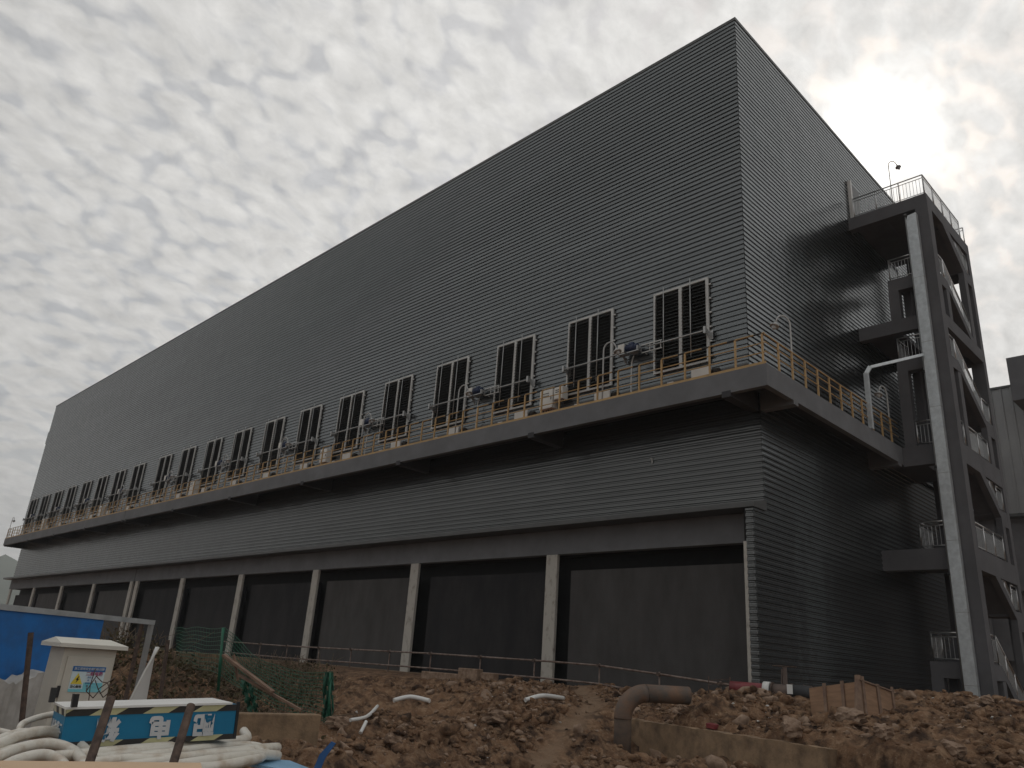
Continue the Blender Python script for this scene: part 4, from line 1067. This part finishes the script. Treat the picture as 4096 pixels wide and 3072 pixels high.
# weeds and dead twigs on the left bank
def weeds():
    vs, fs = [], []; tv = MB()
    def leafq(p, s):
        a = Vector((random.gauss(0, 1), random.gauss(0, 1), random.gauss(0.3, .8))).normalized() * s
        b = a.orthogonal().normalized() * s * 0.32
        o = len(vs); vs.extend([p, p + a * .5 + b, p + a, p + a * .5 - b]); fs.append((o, o + 1, o + 2, o + 3))
    cnt = 0
    while cnt < 15000:
        x = random.uniform(-15, -1.2); y = random.uniform(-15.5, -3.0)
        d = math.hypot(x - CAM.x, y - CAM.y); ang = math.degrees(math.atan2(y - CAM.y, x - CAM.x))
        if ang < 148.2 + random.uniform(-1.5, 1.0) or ang > 172: continue
        if x > -2.6 and y > -10: continue
        cnt += 1
        g = gz(x, y) if cnt % 6 == 0 or cnt == 1 else g_last + random.uniform(-.03, .05)
        if cnt % 6 == 0 or cnt == 1: base = (x, y); g_last = g
        else: x = base[0] + random.gauss(0, .16); y = base[1] + random.gauss(0, .16)
        hh = random.random() ** 2 * (0.40 if x < -6.5 else 0.20)
        leafq(Vector((x, y, g + hh)), random.uniform(0.05, 0.14))
        if cnt % 22 == 0:
            p = Vector((x, y, g)); q = p + Vector((random.gauss(0, .3), random.gauss(0, .3), random.uniform(.2, .8 if x < -7 else .35)))
            m2 = (p + q) / 2 + Vector((random.gauss(0, .08), random.gauss(0, .08), .08))
            tv.tube([p, m2, q], 0.008, 3, cap=False)
            for _ in range(3):
                r_ = m2 + Vector((random.gauss(0, .22), random.gauss(0, .22), random.uniform(.0, .35))); tv.tube([m2, r_], 0.005, 3, cap=False)
    mb = MB(); mb.v = [tuple(v) for v in vs]; mb.f = fs; mb.sm = [False] * len(fs)
    o = mb.build('weeds', 'leaf', None); tag(o, 'dark dried weeds covering the bank behind the cabinet', 'weeds', kind='stuff')
    o = tv.build('dead_twigs', 'twig', None); tag(o, 'tangle of dead twigs sticking out of the weedy bank', 'twigs', kind='stuff')
weeds()

# blue hoarding with rail, post and whitewashed wall
A_ = at(-420, 2440, 10.9); B_ = at(372, 2470, 13.2); E_ = at(608, 2488, 13.9)
dir_ = (E_ - A_); dir_.z = 0; Ln = dir_.length; dir_.normalize()
ha = math.atan2(dir_.y, dir_.x)
t = thing('blue_hoarding', 'blue sheet metal hoarding under a long grey steel top rail', 'hoarding', (A_.x, A_.y, -1.0), ha)
LB = (Vector((B_.x, B_.y, 0)) - Vector((A_.x, A_.y, 0))).dot(dir_)
zt = 1.0 + 0.78
MB().box((0, -0.012, 0.25), (LB, 0.012, zt - 0.03)).build('blue_panel', 'blue_metal', t)
MB().box((-0.1, -0.035, zt - 0.04), (Ln + 0.03, 0.035, zt + 0.03)).build('top_rail', 'galv', t)
MB().box((Ln - 0.035, -0.03, -0.2), (Ln + 0.03, 0.03, zt - 0.043)).build('end_post', 'steel_tube', t)
MB().box((LB + 0.9, 0.05, 0.0), (LB + 0.95, 0.09, zt - 0.0)).build('timber_prop', 'rust', t)
mb = MB(); n = 60; vs = []
LWt = LB - 0.2
for i in range(n + 1):
    x = -0.1 + (LWt + 0.1) * i / n; z = 1.0 - 0.03 + 0.05 * math.sin(i * 0.35) + random.uniform(-.03, .03)
    vs += [(x, -0.30, -0.6), (x, -0.30 + random.uniform(-.01, .01), z), (x, -0.10, z + 0.02), (x, -0.10, -0.6)]
fs = []
for i in range(n):
    for k in range(3): fs.append((i * 4 + k, (i + 1) * 4 + k, (i + 1) * 4 + k + 1, i * 4 + k + 1))
fs += [(0, 1, 2, 3), tuple(n * 4 + k for k in (3, 2, 1, 0))]
tw2 = thing('whitewashed_wall', 'low rough whitewashed block wall in front of the blue hoarding', 'wall', (A_.x, A_.y, -1.0), ha)
mb.add(vs, fs); mb.build('wall_body', 'whitewash', tw2)

# distribution cabinet
FL = at(258, 2600, 10.4); FR = at(468, 2606, 10.62)
ca = math.atan2(FR.y - FL.y, FR.x - FL.x); cw = math.hypot(FR.x - FL.x, FR.y - FL.y)
t = thing('distribution_cabinet', 'cream outdoor electrical cabinet with pitched roof and blue warning sticker', 'electrical cabinet', (FL.x, FL.y, -1.10), ca)
ch = FL.z + 1.10 + 0.03
MB().box((0, 0, 0.05), (cw, 0.40, ch)).build('cabinet_body', 'cabinet', t, bevel=0.006)
MB().box((0.05, -0.014, 0.15), (cw - 0.03, -0.003, ch - 0.09)).build('door', 'cabinet', t, bevel=0.004)
rf = MB()
e = 0.085
rv = [(-e, -e, ch + 0.003), (cw + e, -e, ch + 0.003), (cw + e, 0.4 + e, ch + 0.003), (-e, 0.4 + e, ch + 0.003),
      (-e, -e, ch + 0.045), (cw + e, -e, ch + 0.045), (cw + e, 0.4 + e, ch + 0.045), (-e, 0.4 + e, ch + 0.045),
      (-e + 0.03, 0.2, ch + 0.105), (cw + e - 0.10, 0.2, ch + 0.105)]
rf.add(rv, [(0, 3, 2, 1), (0, 1, 5, 4), (1, 2, 6, 5), (2, 3, 7, 6), (3, 0, 4, 7), (4, 5, 9, 8), (5, 6, 9), (6, 7, 8, 9), (7, 4, 8)])
rf.build('pitched_roof', 'cab_roof', t)
MB().box((0.020, -0.03, ch - 0.52), (0.045, -0.004, ch - 0.40)).build('lock', 'dark', t)
sx0, sx1, sz0, sz1 = 0.13, 0.49, ch - 0.46, ch - 0.19
stk = MB().box((sx0, -0.019, sz0), (sx1, -0.0145, sz1)).build('warning_sticker', 'sign_pale', t)
MB().box((sx0, -0.0215, sz1 - 0.055), (sx1, -0.0195, sz1)).build('header_band', 'sign_blue', stk)
MB().box((sx0, -0.0215, sz0), (sx1, -0.0195, sz0 + 0.03)).box((sx0 + 0.15, -0.0215, sz0 + 0.031), (sx1, -0.0195, sz0 + 0.10)).build('cyan_field', 'sign_cyan', stk)
tx = sx0 + 0.072; tz = sz0 + 0.082
MB().prism([(tx - 0.062, tz), (tx + 0.062, tz), (tx, tz + 0.115)], 1, -0.0235, -0.020).build('warning_triangle', 'sign_yellow', stk)
MB().prism([(tx + 0.008, tz + 0.082), (tx - 0.018, tz + 0.045), (tx - 0.002, tz + 0.045), (tx - 0.010, tz + 0.012), (tx + 0.020, tz + 0.055), (tx + 0.004, tz + 0.055), (tx + 0.016, tz + 0.082)], 1, -0.026, -0.0237).build('bolt_symbol', 'black', stk)
def face_text(body, x, z, size, m_, y=-0.0245, par=stk, **k):
    mw = Matrix.Translation((x, y, z)) @ Matrix.Rotation(R(90), 4, 'X')
    return text_mesh('lettering', body, size, m_, par, mw, ext=0.0008, **k)
face_text('二级电箱', sx0 + 0.245, sz1 - 0.078, 0.046, 'sign_red', offset=0.001)
face_text('当心触电', tx, sz0 + 0.055, 0.030, 'black', offset=0.0006)
for k, s_ in enumerate(('责任人:', '电  工:', '联系电话:', '编  号:')):
    face_text(s_ + ' _______', sx0 + 0.25, sz1 - 0.116 - k * 0.030, 0.021, 'sign_blue')
face_text('施工现场安全用电标识牌', (sx0 + sx1) / 2, sz1 - 0.028, 0.030, 'white')

# white curved sheet leaning against the hoarding's end post
P0 = at(556, 2800, 12.0)
t = thing('curved_white_sheet', 'tall curved white metal sheet leaning on the grey end post', 'metal sheet', (P0.x, P0.y, -0.95), ca)
vs = []; n = 14
for i in range(n + 1):
    f = i / n; z = 1.38 * f
    xl = -0.26 + 0.40 * f ** 1.5; xr_ = 0.17 + 0.01 * f
    vs += [(xl, -0.05 + 0.10 * f, z), (xl + (xr_ - xl) * 0.45, 0.06 + 0.10 * f, z), (xr_, 0.10 + 0.10 * f, z)]
fs = [];
for i in range(n):
    for k in range(2): fs.append((i * 3 + k, i * 3 + k + 1, (i + 1) * 3 + k + 1, (i + 1) * 3 + k))
mb = MB(); mb.add(vs, fs, True); o = mb.build('sheet', 'white', t); md = o.modifiers.new('thick', 'SOLIDIFY'); md.thickness = 0.012
MB().tube([Vector(vs[i * 3]) + Vector((-0.004, -0.004, 0)) for i in range(n + 1)], 0.016, 6).build('folded_edge', 'white_box', t)

# dark pole by the hoarding, rusty poles in front
def pole(a, b, r, label, m_='rust', name='steel_pole', n=12):
    a = Vector(a); b = Vector(b)
    t = thing(name, label, 'pole', a)
    MB().tube([O, b - a], r, n, cap=False).tube([(b - a) * 0.999, (b - a) * 0.99], r * 0.82, n, cap=False).build('tube', m_, t)
    MB().tube([(b - a) * 0.97, (b - a) * 0.972], r * 0.95, n).build('dark_bore', 'void', t)
    ring = (b - a)
pole(at(83, 2925, 9.9), at(124, 2530, 9.9), 0.028, 'dark thin steel pole standing in front of the blue hoarding')
pole(at(338, 3110, 5.0), at(445, 2792, 5.3), 0.024, 'rusty scaffold tube leaning in front of the blue board, left of the two')
pole(at(676, 3110, 5.0), at(764, 2822, 5.3), 0.024, 'rusty scaffold tube leaning in front of the blue board, right of the two')
pole(at(640, 2800, 16.0), at(672, 2560, 16.0), 0.035, 'reddish rusty pole on the weedy bank right of the curved white sheet')
pole(at(952, 2722, 14.5), at(935, 2618, 14.5), 0.022, 'short pale stick standing beside the green fence post', 'timber', 'wooden_stick')
def plank(a, b, w, h, label, m_='timber'):
    a = Vector(a); b = Vector(b); o = MB().bar(O, b - a, w, h).build('timber_plank', m_, None, bevel=0.004); o.location = a; tag(o, label, 'plank', 'timber planks by the green fence')
plank(at(1092, 2768, 14.0), at(895, 2620, 14.6), 0.10, 0.04, 'pale pinkish plank leaning down from the green fence post')
plank(at(1205, 2842, 13.8), at(955, 2700, 14.4), 0.06, 0.04, 'darker reddish plank lying below the pale plank')
# bent rebar wires in front of the cabinet
t = thing('bent_rebar', 'tangle of thin bent steel rods in front of the cream cabinet', 'steel rods', at(420, 2830, 8.6))
o = at(420, 2830, 8.6); mb = MB()
for pts_ in ([(382, 2675), (361, 2740), (355, 2800)], [(385, 2705), (345, 2765), (372, 2792)], [(350, 2740), (345, 2765)], [(380, 2720), (392, 2755), (412, 2790)], [(385, 2704), (408, 2728), (432, 2732)], [(460, 2710), (391, 2758)], [(462, 2727), (400, 2775)], [(470, 2742), (412, 2790)], [(478, 2762), (445, 2792)], [(430, 2732), (440, 2760)], [(372, 2792), (395, 2765)]):
    mb.tube([at(x, y, 8.6 + random.uniform(-.1, .1)) - o for x, y in pts_], 0.0045, 5)
mb.build('rods', 'rust', t)

# upside-down distribution board box
fl_, fr_ = at(278, 2830, 6.3), at(957, 2810, 6.6)
ba = math.atan2(fr_.y - fl_.y, fr_.x - fl_.x); bw = (fr_ - fl_).length; bh = 0.25; bd = 0.46
t = thing('distribution_board_box', 'blue board box with hazard stripes and upside-down white Chinese lettering, lying on the pipes', 'box', (fl_.x, fl_.y, fl_.z - bh), ba)
t.rotation_euler = (0, -math.asin((fr_.z - fl_.z) / bw), ba)
MB().box((0, 0.003, 0.0), (bw, bd, bh - 0.012)).build('box_body', 'cyan', t)
MB().box((-0.01, -0.012, bh - 0.012), (bw - 0.04, bd, bh + 0.002)).build('white_lid', 'white', t)
MB().box((0, -0.002, bh - 0.055), (bw, 0.002, bh - 0.0125)).build('hazard_band', 'hazard', t)
MB().box((0, -0.002, 0.0), (bw, 0.002, 0.036)).build('hazard_band', 'hazard', t)
M['hazard_end'] = stripe_mat('hazard_end', 1, 0.20, 0.0, (0.60, 0.58, 0.45), (0.02, 0.02, 0.02), slant=-1.2)
MB().box((-0.003, 0.003, bh - 0.055), (-0.0005, bd, bh - 0.0125)).build('hazard_band', 'hazard_end', t)
MB().box((-0.003, 0.003, 0.0), (-0.0005, bd, 0.036)).build('hazard_band', 'hazard_end', t)
MB().box((0.02, -0.03, bh + 0.003), (0.055, -0.022, bh + 0.085)).box((0.02, -0.021, bh + 0.003), (0.03, 0.02, bh + 0.085)).build('angle_leg', 'black', t)
MB().box((-0.05, bd - 0.06, bh + 0.003), (-0.015, bd - 0.052, bh + 0.10)).box((-0.05, bd - 0.051, bh + 0.003), (-0.04, bd - 0.02, bh + 0.10)).build('angle_leg', 'black', t)
MB().box((bw + 0.001, -0.005, 0), (bw + 0.02, 0.02, bh + 0.004)).build('corner_angle', 'black', t)
for ch_, x in (('箱', 0.235), ('电', 0.535), ('配', 0.80)):
    mw = Matrix.Translation((x * bw + 0.0, -0.006, 0.115)) @ Matrix.Rotation(R(90), 4, 'X') @ Matrix.Rotation(R(180), 4, 'Z')
    text_mesh('character', ch_, 0.150, 'letter', t, mw, offset=0.0075, ext=0.002)
for k in range(4):
    mw = Matrix.Translation((-0.006, 0.07 + k * 0.10, 0.12)) @ Matrix.Rotation(R(-90), 4, 'Z') @ Matrix.Rotation(R(90), 4, 'X') @ Matrix.Rotation(R(180), 4, 'Z') 
    text_mesh('character', '二级电箱'[k], 0.075, 'letter', t, mw, offset=0.002, ext=0.002)

# coils of white conduit
def coil(name, loops, r, label):
    o = loops[0][0]; base = Vector(o)
    t = thing(name, label, 'plastic pipe', base, group='coils of white conduit')
    for lp in loops:
        MB().tube([p - base for p in spline(lp, 8)], r, 10).build('pipe_turn', 'hose', t)
def pxl(L_): return [at(x, y, d) for (x, y, d) in L_]
coil('conduit_coil', [
    pxl([(-60, 3010, 5.9), (60, 2950, 6.2), (190, 2925, 6.4), (300, 2965, 6.4), (370, 3040, 6.1), (390, 3100, 5.8)]),
    pxl([(-60, 3060, 5.7), (60, 3000, 6.0), (200, 2975, 6.2), (300, 3010, 6.1), (350, 3090, 5.7)]),
    pxl([(-60, 2985, 6.2), (80, 2935, 6.5), (210, 2945, 6.6), (330, 3000, 6.3), (380, 3100, 5.9)]),
    pxl([(-40, 3100, 5.5), (60, 3045, 5.8), (170, 3020, 5.9), (240, 3045, 5.8), (280, 3110, 5.5)]),
    pxl([(-60, 3030, 5.9), (100, 2990, 6.2), (240, 2990, 6.3), (330, 3050, 6.0), (350, 3120, 5.6)]),
], 0.034, 'loose coil of white plastic conduit filling the bottom left corner')
coil('conduit_coil', [
    pxl([(200, 3030, 6.0), (420, 3010, 6.2), (700, 2985, 6.5), (900, 2968, 6.9), (985, 2955, 7.2), (975, 2925, 7.6)]),
    pxl([(330, 3060, 5.9), (560, 3030, 6.1), (800, 2998, 6.5), (1000, 2985, 6.9), (1060, 3010, 6.8), (1000, 3040, 6.4), (820, 3070, 6.0), (640, 3100, 5.7)]),
    pxl([(380, 3085, 5.8), (600, 3055, 6.0), (820, 3020, 6.3), (1020, 2998, 6.7), (1110, 2990, 7.0)]),
    pxl([(380, 3040, 6.1), (560, 3012, 6.3), (780, 2985, 6.6), (960, 2990, 6.8), (1050, 3022, 6.6), (940, 3055, 6.2), (760, 3085, 5.9)]),
    pxl([(450, 3110, 5.6), (640, 3075, 5.8), (860, 3040, 6.1), (1030, 3020, 6.5), (1110, 3022, 6.8)]),
    pxl([(300, 3010, 6.4), (480, 2990, 6.6), (700, 2972, 6.9), (930, 2962, 7.2)]),
    pxl([(350, 3030, 6.2), (520, 3040, 6.0), (740, 3030, 6.2), (900, 3015, 6.4), (1010, 3005, 6.6)]),
], 0.037, 'thick stack of white conduit turns under the blue lettered box')
coil('conduit_coil', [
    pxl([(-80, 2905, 6.9), (20, 2930, 6.7), (70, 2935, 6.6), (90, 2895, 6.8), (170, 2865, 6.9), (250, 2855, 6.9), (262, 2878, 6.7), (215, 2915, 6.5), (120, 2932, 6.4), (50, 2940, 6.4)]),
    pxl([(50, 2945, 6.5), (110, 2925, 6.6), (180, 2935, 6.6), (230, 2965, 6.5)]),
    pxl([(-60, 2970, 6.3), (30, 2950, 6.5), (140, 2945, 6.7), (280, 2960, 6.7)]),
], 0.022, 'thin white conduit loop curling up beside the left end of the blue box')
# boards and scraps
P0 = at(420, 3046, 5.0)
t = MB().box((-0.48, -0.40, -0.02), (0.48, 0.0, 0.0)).build('tan_board', 'tan', None, bevel=0.003)
dd = at(730, 3052, 5.0) - at(150, 3046, 5.0)
t.location = P0; t.rotation_euler = (R(4), -math.asin(dd.z / dd.length), math.atan2(dd.y, dd.x)); tag(t, 'tan board edge at the very bottom in front of the white conduit', 'board')
p = at(1110, 3062, 6.6)
t = MB().add([(-0.28, -0.1, 0), (0.28, -0.16, -0.05), (0.32, 0.1, -0.02), (0.02, 0.22, 0.06), (-0.22, 0.12, 0.05), (-0.28, -0.1, -0.02), (0.28, -0.16, -0.07), (0.32, 0.1, -0.04), (0.02, 0.22, 0.04), (-0.22, 0.12, 0.03)],
             [(0, 1, 2, 3, 4), (9, 8, 7, 6, 5), (0, 5, 6, 1), (1, 6, 7, 2), (2, 7, 8, 3), (3, 8, 9, 4), (4, 9, 5, 0)]).build('light_blue_sheet', 'light_blue', None)
t.location = p; t.rotation_euler = (R(-12), 0, 0.75); tag(t, 'light blue plastic sheet scrap right of the white conduit stack', 'plastic sheet')
p = at(1275, 3060, 9.4)
mb = MB(); mb.prism([(-0.05, -0.10), (0.02, -0.12), (0.05, 0.08), (0.12, 0.24), (0.07, 0.25), (-0.02, 0.10)], 1, -0.012, 0.012)
t = mb.build('blue_scrap', 'blue_rag', None); t.location = p; t.rotation_euler = (0, R(8), 0.75); tag(t, 'torn strip of dark blue plastic sticking up from the clay', 'plastic scrap')

# low concrete wall by the fence
a = at(950, 2853, 13.0); b = at(1288, 2848, 13.6)
t = thing('low_concrete_wall', 'short low concrete wall stub in front of the weedy bank and green netting', 'wall', (a.x, a.y, a.z - 0.45), math.atan2(b.y - a.y, b.x - a.x))
MB().box((-0.6, 0, -0.2), ((b - a).length, 0.22, 0.45)).build('wall_body', 'concrete', t, bevel=0.02)
# kerb line above the weedy bank
a = at(605, 2600, 24.0); b = at(900, 2628, 26.0)
t = thing('bank_kerb', 'pale concrete kerb along the top of the weedy bank', 'kerb', (a.x, a.y, a.z - 0.2), math.atan2(b.y - a.y, b.x - a.x))
MB().box((0, 0, -0.3), ((b - a).length, 0.25, 0.2)).build('kerb_body', 'concrete', t, bevel=0.02)

# green mesh fence
def fence():
    t = thing('green_mesh_fence', 'sagging green wire mesh fence with posts on the weedy bank', 'fence', at(890, 2740, 18.0))
    o = at(890, 2740, 18.0)
    T0, B0 = at(690, 2512, 21.5), at(700, 2640, 21.5)
    T1, B1 = at(893, 2512, 18.2), at(878, 2700, 18.2)
    T2, B2 = at(1322, 2690, 16.4), at(1310, 2890, 16.4)
    for (a, b) in ((T1, at(872, 2765, 18.2)), (T2, at(1312, 2912, 16.4))):
        MB().tube([a - o, b - o], 0.032, 8).build('post', 'green', t)
    def panel(Ta, Ba, Tb, Bb, n, k, sag):
        mb = MB()
        def P(u, v):
            p = Ta.lerp(Tb, u).lerp(Ba.lerp(Bb, u), v); p = p - o
            p.z -= sag * math.sin(math.pi * u) * (1 - v * 0.6); p += Vector((0.05 * math.sin(u * 9 + v * 5), 0.05 * math.cos(u * 7), 0.02 * math.sin(u * 14 + v * 3))); return p
        for j in range(k + 1): mb.tube([P(i / 12, j / k) for i in range(13)], 0.0055, 4, cap=False)
        for i in range(n + 1): mb.tube([P(i / n, j / 5) for j in range(6)], 0.0035, 3, cap=False)
        mb.build('mesh_panel', 'green', t)
    panel(T0, B0, T1, B1, 26, 10, 0.0)
    panel(T1, B1, T2, B2, 44, 12, 0.28)
    vs = []; n = 12
    for i in range(n + 1):
        for k in range(7):
            p = at(1292 + k * 7, 2690 + i * 18, 16.4 + 0.05 * math.sin(i * 1.3 + k * 2.1)) - o
            vs.append(p)
    fs = [(i * 7 + k, i * 7 + k + 1, (i + 1) * 7 + k + 1, (i + 1) * 7 + k) for i in range(n) for k in range(6) if (i * 5 + k * 3) % 7]
    mb = MB(); mb.add(vs, fs); q = mb.build('bunched_netting', 'green_net', t); q.modifiers.new('s', 'SOLIDIFY').thickness = 0.01
    vs = []
    for i in range(9):
        for k in range(8):
            vs.append(at(955 + k * 8 + i * 4, 2715 + i * 16 + k * 3, 15.5 + 0.08 * math.sin(i * 1.9 + k * 1.4)) - o)
    fs = [(i * 8 + k, i * 8 + k + 1, (i + 1) * 8 + k + 1, (i + 1) * 8 + k) for i in range(8) for k in range(7) if (i * 3 + k * 5) % 6]
    mb = MB(); mb.add(vs, fs); q = mb.build('torn_netting', 'green_net', t); q.modifiers.new('s', 'SOLIDIFY').thickness = 0.01
fence()

# ------------------------------------------------------------------ thin haze in the air
hm = bpy.data.materials.new('haze'); hm.use_nodes = True
ht = hm.node_tree; ht.nodes.clear()
ho = ht.nodes.new('ShaderNodeOutputMaterial'); hv = ht.nodes.new('ShaderNodeVolumePrincipled')
hv.inputs['Color'].default_value = (0.86, 0.89, 0.93, 1); hv.inputs['Density'].default_value = 0.0006
ht.links.new(hv.outputs[0], ho.inputs['Volume'])
M['haze'] = hm
tag(MB().box((-1600, -1600, -6), (1600, 1600, 150)).build('haze', 'haze', None), 'thin grey haze filling the air', 'haze', kind='stuff')
